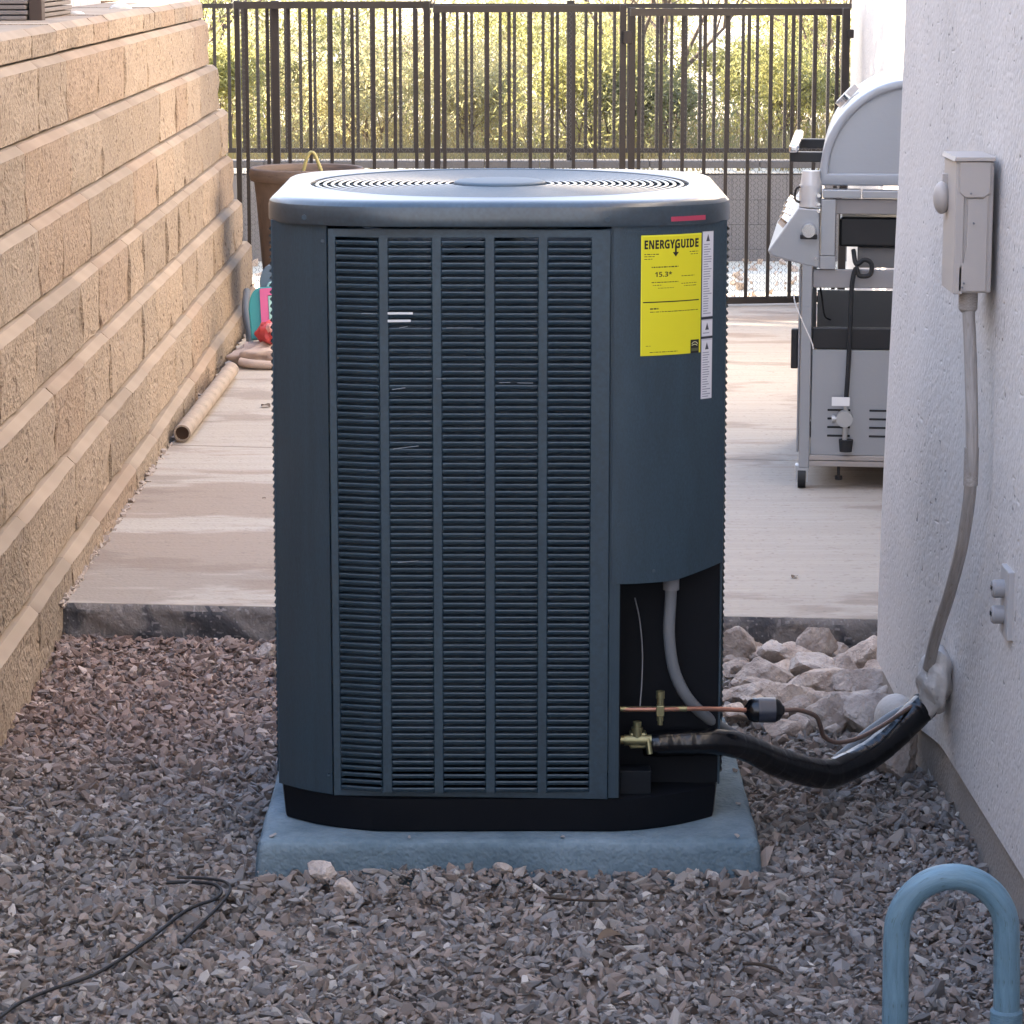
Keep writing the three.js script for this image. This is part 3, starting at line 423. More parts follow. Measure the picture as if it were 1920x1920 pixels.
// ---------------------------------------------------------------- refrigerant lines, drier, valves, electrical whip
{
  const ll = thing('liquid_line', 'copper refrigerant line with brass valve and black filter drier', 'pipe', [0.5, 0.3, 5.8]);
  part(ll, 'copper_pipe', tube([V(0.213, 0.318, 5.745), V(0.30, 0.318, 5.745), V(0.38, 0.313, 5.77), V(0.465, 0.302, 5.80)], 0.0048, 30, 10, 0.3), M.copper);
  part(ll, 'brass_stem', rod(V(0.212, 0.3185, 5.745), V(0.345, 0.3165, 5.755), 0.0056, 10), M.brass);
  const dr = [[0, -0.04], [0.008, -0.04], [0.010, -0.037], [0.020, -0.031], [0.0245, -0.022], [0.0250, 0], [0.0245, 0.022], [0.020, 0.031], [0.010, 0.037], [0.008, 0.04], [0, 0.04]];
  const dg = new THREE.LatheGeometry(dr.map((q) => new THREE.Vector2(...q)), 28); dg.rotateZ(Math.PI / 2); dg.translate(0.503, 0.300, -5.81); const drier = part(ll, 'filter_drier', dg.toNonIndexed(), M.tape);
  part(drier, 'label_band', (() => { const q = new THREE.CylinderGeometry(0.0253, 0.0253, 0.034, 28, 1, true); q.rotateZ(Math.PI / 2); q.translate(0.508, 0.300, -5.81); return q.toNonIndexed(); })(), mat([0.03, 0.035, 0.05], 0.3));
  part(ll, 'copper_pipe', tube([V(0.540, 0.298, 5.815), V(0.575, 0.292, 5.84), V(0.612, 0.272, 5.87), V(0.624, 0.245, 5.89), V(0.636, 0.215, 5.92), V(0.665, 0.196, 5.95), V(0.71, 0.190, 6.0), V(0.77, 0.195, 6.08), V(0.84, 0.215, 6.16), V(0.90, 0.235, 6.2)], 0.0048, 60, 10), mat([0.20, 0.135, 0.11], 0.55, { metalness: 0.6 }));
  const v = part(ll, 'service_valve', [rod(V(0.292, 0.296, 5.74), V(0.292, 0.345, 5.74), 0.0068, 12), box(0.284, 0.300, 0.306, 0.328, 5.732, 5.749, 0.002)], M.brass);
  part(v, 'valve_cap', [rod(V(0.292, 0.342, 5.74), V(0.292, 0.356, 5.74), 0.0098, 6), rod(V(0.292, 0.288, 5.74), V(0.292, 0.300, 5.74), 0.0055, 6)], M.brass);
  part(ll, 'gauge_tube', tube([V(0.253, 0.32, 5.76), V(0.257, 0.37, 5.775), V(0.258, 0.43, 5.79), V(0.252, 0.49, 5.80), V(0.243, 0.53, 5.805)], 0.0014, 24, 6), M.grey);
  const sl = thing('suction_line', 'thick black foam-wrapped suction line sagging from the unit to the house', 'pipe', [0.6, 0.12, 6]);
  const path = [V(0.262, 0.236, 5.785), V(0.33, 0.238, 5.79), V(0.415, 0.236, 5.80), V(0.475, 0.207, 5.86), V(0.545, 0.156, 5.94), V(0.645, 0.104, 6.04), V(0.70, 0.104, 6.09), V(0.765, 0.128, 6.13), V(0.83, 0.175, 6.165), V(0.876, 0.212, 6.19)];
  const c = new THREE.CatmullRomCurve3(path, false, 'catmullrom', 0.5), tg = new THREE.TubeGeometry(c, 220, 0.0265, 20), p = tg.attributes.position, r = rng(31);
  for (let i = 0; i <= 220; i++) { const o = c.getPointAt(i / 220), k = (1 + 0.035 * ((i * 0.075) % 1) + 0.02 * (r() - 0.5)) * (i < 8 ? 0.85 + 0.02 * i : 1) * (1 + 0.16 * sm(60, 110, i)); for (let j = 0; j <= 20; j++) { const n = i * 21 + j, q = new THREE.Vector3().fromBufferAttribute(p, n).sub(o).multiplyScalar(k * (1 + 0.012 * Math.sin(j * 1.9 + i * 0.21))).add(o); p.setXYZ(n, q.x, q.y, q.z); } }
  const tn = mergeVertices(tg); tn.deleteAttribute('normal'); tn.computeVertexNormals(); part(sl, 'insulation', tn.toNonIndexed(), M.tape);
  const e = c.getPoint(1), t = c.getTangent(1), ring = new THREE.TorusGeometry(0.022, 0.0095, 8, 28); ring.applyQuaternion(new THREE.Quaternion().setFromUnitVectors(new THREE.Vector3(0, 0, 1), t)); ring.translate(e.x, e.y, e.z); part(sl, 'cut_end', ring.toNonIndexed(), M.rubber);
  part(sl, 'copper_core', rod(e.clone().addScaledVector(t, -0.05), e.clone().addScaledVector(t, 0.08), 0.0112, 14), M.copper);
  const vv = part(sl, 'service_valve', [rod(V(0.222, 0.257, 5.74), V(0.275, 0.257, 5.74), 0.011, 12), rod(V(0.247, 0.25, 5.742), V(0.247, 0.283, 5.742), 0.0115, 8), box(0.232, 0.266, 0.240, 0.272, 5.735, 5.765, 0.004), rod(V(0.268, 0.262, 5.735), V(0.272, 0.232, 5.725), 0.0055, 8)], M.brass);
  part(vv, 'valve_cap', rod(V(0.247, 0.281, 5.742), V(0.247, 0.294, 5.742), 0.0095, 6), M.brass);
  part(vv, 'valve_cap', rod(V(0.214, 0.257, 5.74), V(0.224, 0.257, 5.74), 0.0085, 6), M.brass);
  const wh = thing('electrical_whip', 'grey flexible electrical whip curving out of the service recess', 'conduit', [0.4, 0.3, 5.8]);
  part(wh, 'conduit', tube([V(0.313, 0.575, 5.775), V(0.312, 0.53, 5.775), V(0.310, 0.46, 5.775), V(0.322, 0.385, 5.78), V(0.352, 0.325, 5.79), V(0.398, 0.275, 5.825), V(0.455, 0.222, 5.90), V(0.54, 0.150, 6.00), V(0.65, 0.098, 6.11), V(0.70, 0.118, 6.14), V(0.76, 0.160, 6.17), V(0.83, 0.200, 6.19), V(0.905, 0.22, 6.19)], 0.0118, 90, 14), M.whip);
  part(wh, 'connector', [rod(V(0.313, 0.585, 5.775), V(0.313, 0.553, 5.775), 0.016, 12)], M.grey);
}

// ---------------------------------------------------------------- U-bent pipe in the front
{
  const u = thing('vent_pipe', 'blue-grey U-bent pipe rising from the gravel by the house', 'pipe', [0.7, 0, 4.62]);
  const pts = [V(0.6205, -0.02, 4.62), V(0.6195, 0.10, 4.62), V(0.6185, 0.20, 4.62)]; for (let i = 0; i <= 14; i++) { const a = Math.PI * (1 - i / 14); pts.push(V(0.707 + 0.088 * Math.cos(a), 0.238 + 0.092 * Math.sin(a), 4.62)); } pts.push(V(0.797, 0.19, 4.62), V(0.799, 0.10, 4.62), V(0.80, -0.02, 4.62));
  part(u, 'pipe', tube(pts, 0.0212, 110, 22), M.bluePipe);
  part(u, 'union', [rod(V(0.799, 0.074, 4.62), V(0.799, 0.104, 4.62), 0.0262, 26), rod(V(0.799, 0.104, 4.62), V(0.799, 0.108, 4.62), 0.0262, 26, 0.0225), rod(V(0.80, 0.04, 4.62), V(0.80, 0.070, 4.62), 0.034, 8), rod(V(0.80, 0.0, 4.62), V(0.80, 0.041, 4.62), 0.027, 26)], M.bluePipe);
}

// ---------------------------------------------------------------- gravel, stones, rocks
const gh = (x, Z) => 0.004 * Math.sin(x * 9 + Z * 5) + 0.004 * Math.sin(x * 4 - Z * 11 + 1) + 0.012 * sm(0.22, 0.0, Math.abs(Z - 5.6)) * sm(0.65, 0.45, Math.abs(x)) + 0.012 * sm(7.1, 7.6, Z) * sm(-0.3, -0.9, x);
{
  const R = rng(404), gr = new THREE.Group(); gr.name = 'gravel'; gr.userData = { label: 'mauve-grey crushed gravel covering the side yard', category: 'gravel', kind: 'stuff' };
  const K = 10, geos = []; for (let k = 0; k < K; k++) { const pts = []; for (let i = 0; i < 11; i++) { const v = new THREE.Vector3(R() - 0.5, R() - 0.5, R() - 0.5).normalize().multiplyScalar(0.82 + 0.3 * R()); pts.push(new THREE.Vector3(v.x * (0.5 + 0.12 * R()), v.y * 0.27, v.z * 0.36)); } geos.push(boxUV(new ConvexGeometry(pts))); }
  const gm = mat([1, 1, 1], 0.93, { flatShading: true, bumpMap: tFineB, bumpScale: 0.0006 });
  const lists = geos.map(() => []), N = 92000, m = new THREE.Matrix4(), q = new THREE.Quaternion(), e = new THREE.Euler(), col = new THREE.Color();
  for (let i = 0; i < N; i++) {
    const Z = 2.6 + 5.12 * R(), x = -1.22 + 2.2 * R();
    if (Math.abs(x + 0.006) < 0.485 && Z > 5.665 && Z < 6.66) continue; if (Z > 7.595 - 0.0955 * x) continue; if (x > 0.93 + 0.02 * (6.2 - Z)) continue;
    let s = 0.012 + 0.026 * Math.pow(R(), 1.8); if (R() < 0.02) s *= 1.6; if (R() < 0.4) s *= 0.5;
    lists[Math.floor(R() * K)].push([x, gh(x, Z) + (R() - 0.55) * 0.016, Z, s]);
  }
  lists.forEach((l, k) => {
    const im = new THREE.InstancedMesh(geos[k], gm, l.length); im.name = 'stones'; im.userData.kind = 'stuff';
    l.forEach(([x, y, Z, s], i) => {
      e.set((R() - 0.5) * 1.7, R() * 6.283, (R() - 0.5) * 1.7); q.setFromEuler(e); m.compose(new THREE.Vector3(x, y, -Z), q, new THREE.Vector3(s * (0.8 + 0.7 * R()), s * (0.8 + 0.6 * R()), s)); im.setMatrixAt(i, m);
      const t = R(), b = 0.6 + 0.72 * R(), red = sm(-0.1, -0.8, x) * sm(5.9, 7.0, Z) * 0.8;
      const base = t < 0.42 + 0.3 * red ? [0.268, 0.218, 0.188] : t < 0.80 ? [0.246, 0.232, 0.224] : t < 0.955 ? [0.335, 0.30, 0.27] : [0.47, 0.435, 0.395];
      col.setRGB(base[0] * b * (1 + 0.12 * red), base[1] * b * (1 - 0.08 * red), base[2] * b * (1 - 0.14 * red)); im.setColorAt(i, col);
    }); im.castShadow = im.receiveShadow = true; gr.add(im);
  });
  scene.add(gr);

  for (const [x, Z, k, rr] of [[-0.47, 5.675, 0.02, 1], [0.44, 5.672, 0.016, 2], [0.462, 5.9, 0.014, 3], [0.1, 5.668, 0.013, 4], [-0.2, 5.664, 0.015, 5], [0.472, 6.15, 0.018, 6]]) { const q2 = geos[rr].clone(); q2.scale(k, k, k); q2.rotateY(rr); q2.translate(x, 0.078 + k * 0.2, -Z); single('pebble', 'loose grey pebble spilled onto the concrete pad', 'pebble', q2, mat([0.3, 0.27, 0.25], 0.95, { flatShading: true }), [x, 0.078, Z], 'pebbles spilled on the pad'); }
  // crumbled mortar and stones in the gap between patio and wall
  const gs = []; for (let i = 0; i < 420; i++) { const Z = 7.7 + 4.2 * R() * R(), g2 = geos[i % K].clone(), s = 0.012 + 0.02 * R(); g2.scale(s, s, s); g2.rotateY(R() * 6); g2.rotateX(R()); g2.translate(-1.192 + (R() - 0.5) * 0.03, 0.095 + R() * 0.014, -Z); gs.push(g2); }
  const o = new THREE.Mesh(merge(gs), mat([0.40, 0.33, 0.275], 0.95, { flatShading: true })); o.name = 'rubble'; o.userData = { label: 'crumbled pale mortar and stones along the foot of the tan wall', category: 'rubble', kind: 'stuff' }; scene.add(shade(o));

  // rocks
  const tRockC = tex(256, (u, v) => { const n = fbm(u, v, 5, 5, 5, 301, 0.6); return mixc(lin(0.27, 0.215, 0.185), lin(0.60, 0.535, 0.485), n * 1.3 - 0.15); }, true, 0.25);
  const rockMats = [[0.97, 0.96, 0.94], [0.97, 0.90, 0.83], [0.83, 0.80, 0.77]].map((c) => mat(c, 0.95, { map: tRockC, bumpMap: tRockB, bumpScale: 0.010 }));
  const rock = (x, Z, w, h, d, seed, label, group, sink = 0.25, mi = seed % 3) => {
    const r = rng(seed * 31 + 7), pl = []; for (let i = 0; i < 13; i++) pl.push([new THREE.Vector3(r() - 0.5, r() - 0.5, r() - 0.5).normalize(), 0.62 + 0.3 * r()]);
    let g = new THREE.IcosahedronGeometry(1, w > 0.06 ? 7 : 3); const pp = g.attributes.position, v = new THREE.Vector3(), o1 = r() * 9, o2 = r() * 9;
    for (let i = 0; i < pp.count; i++) { v.fromBufferAttribute(pp, i).normalize(); let q = 0.004; for (const [n, c] of pl) { const t = v.dot(n); if (t > 0.05) q += Math.pow(t / c, 22); } let k = Math.pow(q, -1 / 22); k *= 1 + 0.035 * Math.sin(v.x * 9 + o1) * Math.sin(v.y * 8 + o2) + 0.02 * Math.sin(v.z * 21 + o1) * Math.sin(v.x * 19 + o2); pp.setXYZ(i, v.x * k * w * 0.56, v.y * k * h * 0.56, v.z * k * d * 0.56); }
    g.deleteAttribute('normal'); g.deleteAttribute('uv'); g = mergeVertices(g, 1e-5); g = toCreasedNormals(g, 0.35); g.rotateY(r() * 0.8 - 0.4); g.translate(x, gh(x, Z) + h * (0.5 - sink), -Z);
    single('rock', label, 'rock', boxUV(g), rockMats[mi], [x, 0, Z], group);
  };
  const G = 'pale rocks piled between patio and house', lab = 'pale angular rock in the pile between patio and house';
  const list = [[0.59, 7.47, .09, .10, .08], [0.665, 7.45, .10, .075, .09], [0.735, 7.42, .11, .07, .09], [0.785, 7.46, .10, .095, .06], [0.76, 7.30, .16, .085, .10], [0.90, 7.36, .13, .10, .12], [0.63, 7.23, .14, .08, .12], [0.70, 7.13, .06, .05, .06], [0.745, 7.14, .12, .07, .10], [0.86, 7.12, .13, .085, .12], [0.58, 7.02, .12, .06, .12], [0.66, 6.97, .15, .075, .12], [0.80, 6.98, .08, .06, .08], [0.845, 6.92, .13, .07, .12], [0.78, 6.85, .09, .06, .08], [0.735, 6.80, .14, .09, .13], [0.83, 6.78, .14, .11, .13], [0.55, 6.86, .07, .04, .07], [0.62, 6.75, .08, .05, .08], [0.69, 6.93, .07, .05, .06], [0.91, 7.22, .10, .06, .10], [0.55, 7.30, .07, .05, .07], [0.89, 6.98, .10, .07, .09], [0.68, 7.33, .08, .05, .07], [0.83, 7.28, .08, .06, .08], [0.60, 7.12, .08, .05, .08]];
  list.forEach(([x, Z, w, h, d], i) => rock(x, Z, w, h, d, 11 + i, lab, G, 0.14 - 0.0 * i));
  for (let i = 0; i < 46; i++) { const s = 0.03 + 0.04 * R(); rock(0.5 + 0.44 * R(), 6.72 + 0.8 * R(), s * 1.2, s * 0.8, s, 60 + i, 'fist-sized pale stone filling the rock pile by the patio edge', 'small stones in the rock pile', 0.1); }
  rock(-0.37, 5.60, 0.06, 0.045, 0.045, 201, 'pale pointed rock against the front of the concrete pad', undefined, 0.15, 0);
  rock(-0.325, 5.53, 0.045, 0.035, 0.04, 203, 'small squarish pale rock in front of the pad by the pointed rock', undefined, 0.15, 0);
  rock(-0.016, 5.63, 0.032, 0.026, 0.03, 205, 'small rounded pale rock against the middle of the pad front', undefined, 0.1, 0);
  rock(-0.56, 7.28, 0.09, 0.055, 0.07, 207, 'flat pale rock in reddish gravel left of the unit', undefined, 0.25, 1);
  rock(-0.63, 7.5, 0.05, 0.04, 0.05, 208, 'small pale rock against the grimy patio edge', undefined, 0.25, 0);
  { const g = new THREE.SphereGeometry(0.052, 24, 18); g.scale(0.9, 1.05, 0.9); g.translate(0.845, 0.125, -6.42); single('round_stone', 'smooth pale rounded stone behind the end of the black pipe', 'stone', boxUV(g), mat([0.58, 0.53, 0.48], 0.8, { bumpMap: tPadB, bumpScale: 0.003 }), [0.845, 0.07, 6.42]); rock(0.845, 6.42, 0.12, 0.1, 0.1, 209, 'angular rock under the smooth pale rounded stone', undefined, 0.2, 2); }
}
// black cable, twigs, leaves
{
  const y = (x, Z) => gh(x, Z) + 0.014;
  const cable = [[-0.93, 4.62], [-0.87, 4.80], [-0.845, 4.90], [-0.80, 4.98], [-0.735, 5.055], [-0.67, 5.20], [-0.61, 5.38], [-0.565, 5.45], [-0.555, 5.50], [-0.575, 5.55], [-0.62, 5.575], [-0.668, 5.57]].map(([x, Z]) => V(x, y(x, Z) + 0.004, Z));
  single('cable', 'thin black cable snaking over the gravel with a hooked end', 'cable', tube(cable, 0.0034, 90, 8), M.rubber, [-0.7, 0, 5.1]);
  const c2 = [[-0.60, 5.20], [-0.575, 5.30], [-0.548, 5.42], [-0.538, 5.50], [-0.555, 5.555], [-0.60, 5.59], [-0.65, 5.60]].map(([x, Z]) => V(x, y(x, Z) + 0.007, Z));
  single('cable', 'short bent black cable end lying beside the longer cable on gravel', 'cable', tube(c2, 0.003, 50, 8), M.rubber, [-0.57, 0, 5.4]);
  const tw = [[0.06, 5.47], [0.12, 5.462], [0.2, 5.465]].map(([x, Z]) => V(x, y(x, Z) + 0.004, Z)); single('twig', 'thin dark twig on the gravel in front of the pad', 'twig', tube(tw, 0.0025, 14, 6), M.soil, [0.13, 0, 5.465]);
  const tw2 = [[0.41, 5.10], [0.44, 5.10], [0.465, 5.08], [0.478, 5.06]].map(([x, Z]) => V(x, y(x, Z) + 0.006, Z)); single('twig', 'curved dark twig on the gravel toward the blue pipe', 'twig', tube(tw2, 0.003, 14, 6), M.soil, [0.44, 0, 5.08]);
  const leaf = (x, yy, Z, s, label) => { const P = [], I = []; for (let i = 0; i <= 6; i++) { const t = i / 6, w = Math.sin(Math.PI * Math.min(1, t * 1.02)) * 0.35; for (const k of [-1, 0, 1]) P.push((t - 0.5) * s, 0.10 * s * Math.sin(t * 3.1) + Math.abs(k) * w * s * 0.4, k * w * s); } for (let i = 0; i < 6; i++) for (const k of [0, 1]) { const a = i * 3 + k, b = a + 3; I.push(a, b, a + 1, a + 1, b, b + 1); } const g = new THREE.BufferGeometry(); g.setAttribute('position', new THREE.Float32BufferAttribute(P, 3)); g.setIndex(I); g.computeVertexNormals(); g.rotateY(0.2 + x); g.translate(x, yy + 0.002, -Z); single('dry_leaf', label, 'leaf', boxUV(g), mat([0.13, 0.09, 0.06], 0.9), [x, yy, Z]); };
  leaf(0.773, 0.1, 8.04, 0.028, 'dry brown leaf on the patio between the unit and the house'); leaf(-0.925, 0.1, 11.16, 0.05, 'dark leaf on the patio near the far left toys'); leaf(-0.776, 0.1, 9.24, 0.016, 'tiny dark leaf on the patio beside the unit'); leaf(0.18, 0.02, 5.22, 0.06, 'dark curled leaf lying in the gravel before the pad'); leaf(0.68, 0.1, 11.2, 0.02, 'tiny leaf on the patio beside the grill');
}

// ---------------------------------------------------------------- iron fence at the end of the patio
{
  const fz = (x) => 14.57 - 0.14 * x;
  function panel(name, label, cat, xa, xb, top, bottom, posts, r) {
    const t = thing(name, label, cat, [(xa + xb) / 2, 0.1, fz((xa + xb) / 2)], 'iron fence across the end of the patio'), rail = (ya, yb, w) => { const g = new THREE.BoxGeometry(Math.hypot(xb - xa, fz(xb) - fz(xa)), yb - ya, w); g.rotateY(Math.atan(0.14) * -1 * -1); g.translate((xa + xb) / 2, (ya + yb) / 2, -fz((xa + xb) / 2)); return boxUV(g); };
    part(t, 'top_rail', rail(top - 0.034, top, 0.030), M.iron); part(t, 'bottom_rail', rail(bottom, bottom + 0.032, 0.030), M.iron);
    for (const [x, w] of posts) part(t, 'post', box(x - w / 2, x + w / 2, 0.1, top + 0.003, fz(x) - 0.02, fz(x) + 0.02, 0.002), M.iron);
    for (let x = xa + 0.05; x < xb - 0.03; x += 0.1035) { if (posts.some((q) => Math.abs(q[0] - x) < 0.035)) continue; part(t, 'picket', box(x - 0.0085, x + 0.0085, bottom + 0.031, top - 0.033, fz(x) - 0.0085, fz(x) + 0.0085), M.iron); }
    // woven wire tied to the back: zigzag strands
    const cell = 0.017, per = 0.026, h = top - bottom - 0.06, n = Math.floor(h / per), segs = []; const a = new THREE.Vector3(), b = new THREE.Vector3();
    for (let i = 0; i < n; i++) { const y = i * per, X = cell * 0.5; for (const [p, q] of [[[0, 0], [0, 0.28]], [[0, 0.28], [X, 0.5]], [[X, 0.5], [X, 0.78]], [[X, 0.78], [0, 1]]]) { a.set(p[0], y + p[1] * per, 0); b.set(q[0], y + q[1] * per, 0); const d = new THREE.CylinderGeometry(0.0011, 0.0011, a.distanceTo(b), 3, 1, true); d.translate(0, a.distanceTo(b) / 2, 0); d.applyQuaternion(new THREE.Quaternion().setFromUnitVectors(new THREE.Vector3(0, 1, 0), b.clone().sub(a).normalize())); d.translate(a.x, a.y, 0); segs.push(d.toNonIndexed()); } }
    const sg = merge(segs), cnt = Math.floor((xb - xa) / cell), im = new THREE.InstancedMesh(sg, M.wire, cnt), m = new THREE.Matrix4(), base = bases.get(t);
    for (let i = 0; i < cnt; i++) { const x = xa + (i + 0.5) * cell; m.makeScale(i % 2 ? -1 : 1, 1, 1); m.setPosition(x - base.x + (i % 2 ? cell / 2 : -cell / 2) * 0.5, bottom + 0.03 - base.y, -(fz(x) + 0.014) - base.z); im.setMatrixAt(i, m); }
    im.name = 'wire_mesh'; im.userData.kind = 'stuff'; im.castShadow = im.receiveShadow = true; t.add(im); return t;
  }
  panel('iron_fence', 'dark iron fence panel meeting the tan wall, behind the planter', 'fence', -1.34, -0.395, 1.545, 0.115, [[-1.335, 0.025], [-1.148, 0.036], [-0.41, 0.03]]);
  const g1 = panel('iron_gate', 'middle dark iron gate leaf of the fence behind the unit', 'gate', -0.375, 0.545, 1.530, 0.115, [[-0.362, 0.03], [0.530, 0.03]]);
  const g2 = panel('iron_gate', 'dark iron gate leaf reaching the house wall behind the grill', 'gate', 0.558, 1.595, 1.517, 0.112, [[0.573, 0.032], [1.578, 0.034]]);
  part(g1, 'hinge', box(0.53, 0.575, 1.35, 1.41, 14.46, 14.51, 0.004), M.iron); part(g2, 'latch', box(1.58, 1.612, 1.38, 1.42, 14.32, 14.37, 0.004), M.iron);
}
// perimeter wall of grey blocks with iron railing, further back
{
  const bw = thing('block_wall', 'low grey concrete block wall beyond the gates with railing on top', 'wall', [0, -0.5, 22]), r = rng(71);
  const bm = [0.148, 0.15, 0.153, 0.10].map((k) => mat([k * 1.06, k * 0.97, k * 0.93], 0.95, { bumpMap: tPadB, bumpScale: 0.003 })), bg = [0, 1].map(() => boxUV(new RoundedBoxGeometry(0.3985, 0.1785, 0.19, 1, 0.002))), cg = boxUV(new RoundedBoxGeometry(0.396, 0.05, 0.24, 1, 0.006)), b = bases.get(bw);
  for (let j = 0; j < 5; j++) for (let i = 0; i < 26; i++) { const cap = j === 4, o = new THREE.Mesh(cap ? cg : bg[i % 2], bm[cap ? 3 : Math.floor(r() * 3)]); o.name = cap ? 'cap_block' : 'block'; const x = -5.2 + i * 0.4 + (j % 2) * 0.2; o.position.set(x - b.x, (cap ? 0.256 : -0.40 + j * 0.18 - 0.05) - b.y, -22 - b.z); bw.add(shade(o)); }
  const rf = thing('iron_railing', 'dark iron railing standing on the grey block wall', 'railing', [0, 0.28, 22]);
  part(rf, 'bottom_rail', box(-5, 5, 0.335, 0.368, 21.985, 22.015), M.iron); part(rf, 'top_rail', box(-5, 5, 1.375, 1.408, 21.985, 22.015), M.iron);
  for (const x of [-4.4, -2.65, 0.425, 3.5]) part(rf, 'post', box(x - 0.028, x + 0.028, 0.282, 1.43, 21.97, 22.03), M.iron);
  for (let i = 0; i < 96; i++) { const x = -4.95 + i * 0.1035; if ([-4.4, -2.65, 0.425, 3.5].some((q) => Math.abs(q - x) < 0.05)) continue; part(rf, 'picket', box(x - 0.0115, x + 0.0115, 0.367, 1.376, 21.9885, 22.0115), M.iron); }
}

// ---------------------------------------------------------------- bushes and trees beyond
{
  const leafM = [[0.36, 0.345, 0.13], [0.46, 0.42, 0.22], [0.21, 0.215, 0.10], [0.50, 0.45, 0.31]].map((c) => mat(c, 0.9, { transmission: 0.55, thickness: 0, ior: 1.2 })), bark = mat([0.12, 0.09, 0.07], 0.95);
  const gy = (x, Z) => Z < 22 ? -0.45 : 0.13 + 4.0 * sm(30, 120, Z);
  function plant(name, label, cat, x, Z, w, h, leafS, n, mi, seed, group, base = 0.0, ground) {
    const r = rng(seed), y0 = ground ?? gy(x, Z), t = thing(name, label, cat, [x, y0, Z], group), stems = [], P = [], N = [], tips = [];
    const limb = (a, d, len, rad, lev) => { const e = a.clone().addScaledVector(d, len); stems.push(rod(a, e, rad, 6, rad * 0.6)); if (lev === 0) { tips.push(e); return; } const k = 2 + (r() < 0.5 ? 1 : 0); for (let i = 0; i < k; i++) { const q = d.clone().add(new THREE.Vector3(r() - 0.5, (r() - 0.35) * 0.6, r() - 0.5).multiplyScalar(1.3)).normalize(); limb(e, q, len * (0.65 + 0.3 * r()), rad * 0.55, lev - 1); } };
    const trunks = base > 0.6 ? 1 : 4; for (let i = 0; i < trunks; i++) limb(new THREE.Vector3(x + (r() - 0.5) * w * 0.15, y0 - 0.05, -Z), new THREE.Vector3((r() - 0.5) * (base > 0.6 ? 0.2 : 1), 1, (r() - 0.5) * (base > 0.6 ? 0.2 : 1)).normalize(), h * (base > 0.6 ? 0.36 : 0.25), 0.02 * h * (base > 0.6 ? 1.6 : 0.8), 3);
    const clumps = []; for (let i = 0; i < 26; i++) { const a = r() * 6.283, u = Math.sqrt(r()), yy = base + (1 - base) * r(), rr = base > 0.3 ? Math.sin(Math.PI * (0.12 + 0.80 * (yy - base) / (1 - base))) : Math.sqrt(1 - 0.85 * yy * yy); clumps.push([new THREE.Vector3(x + Math.cos(a) * u * w / 2 * rr, y0 + yy * h, -Z + Math.sin(a) * u * w / 2 * rr), (0.13 + 0.16 * r()) * Math.min(w, h)]); }
    for (const e of tips) clumps.push([e, 0.12 * Math.min(w, h)]);
    const a = new THREE.Vector3(), d = new THREE.Vector3(), s = new THREE.Vector3();
    for (let i = 0; i < n; i++) { const [c, cr] = clumps[Math.floor(r() * clumps.length)]; a.set(r() - 0.5, r() - 0.5, r() - 0.5).normalize().multiplyScalar(cr * Math.cbrt(r()) * (1 + 0.4 * r())).add(c); d.set(r() - 0.5, r() - 0.4, r() - 0.5).normalize().multiplyScalar(leafS * (0.6 + 0.8 * r())); s.set(r() - 0.5, r() - 0.5, r() - 0.5).cross(d).normalize().multiplyScalar(leafS * 0.28);
      const A = a.clone().sub(d), B = a.clone().add(d), C = a.clone().add(s), D = a.clone().sub(s); for (const q of [A, C, B, A, B, D]) P.push(q.x, Math.max(q.y, y0 - 0.02), q.z); }
    const g = new THREE.BufferGeometry(); g.setAttribute('position', new THREE.Float32BufferAttribute(P, 3)); g.computeVertexNormals(); g.setAttribute('uv', new THREE.Float32BufferAttribute(new Float32Array(P.length / 3 * 2), 2));
    part(t, 'trunk', stems, bark); part(t, 'crown', g, leafM[mi]); return t;
  }
  const R = rng(808), kinds = ['yellow-green bushy desert shrub in sunlight beyond the railing', 'dry straw-coloured shrub in sunlight beyond the railing', 'darker green leafy shrub beyond the railing', 'pale tan twiggy shrub beyond the railing'];
  const spots = []; for (const [Z, n, span, h, w] of [[23.6, 8, 7.2, 0.95, 1.3], [25.6, 7, 8.0, 1.05, 1.7], [28.5, 7, 9.0, 1.15, 2.1], [33, 7, 11, 1.3, 2.6], [40, 7, 13, 1.5, 3.2], [50, 6, 16, 1.8, 4.4]]) for (let i = 0; i < n; i++) { const t = R(); spots.push([(i + 0.5 + (R() - 0.5) * 0.6) / n * span - span / 2, Z + R() * 1.4, w * (0.8 + 0.5 * R()), h * (0.75 + 0.5 * R()), t < 0.42 ? 0 : t < 0.66 ? 1 : t < 0.76 ? 2 : 3]); }
  spots.forEach(([x, Z, w, h, k], i) => plant('desert_shrub', kinds[k], 'shrub', x, Z, w, h, 0.016 + Z * 0.0006, Z < 26 ? 7000 : Z < 30 ? 5000 : 3400, k, 900 + i, ['yellow-green shrubs', 'straw-coloured shrubs', 'dark green shrubs', 'tan shrubs'][k], 0.02));
  plant('tree', 'leaning thin tree with grey trunk behind the middle of the railing', 'tree', 1.15, 25.6, 2.2, 2.7, 0.03, 3600, 3, 951, undefined, 0.6);
  plant('tree', 'dark leafy tree at the far left behind the fence', 'tree', -2.9, 26.2, 1.9, 2.6, 0.035, 5200, 2, 953, undefined, 0.55);
  plant('tree', 'pale green tree behind the railing toward the house', 'tree', 3.4, 31.5, 2.8, 2.6, 0.04, 5200, 0, 955, undefined, 0.5);
  // unseen tree added off left so its crown shades the far patio end
  plant('tree', 'unseen dense tree added beyond the end of the tan wall for shade', 'tree', -5.4, 17.0, 3.4, 5.2, 0.12, 8000, 2, 961, undefined, 0.30, 0.0);
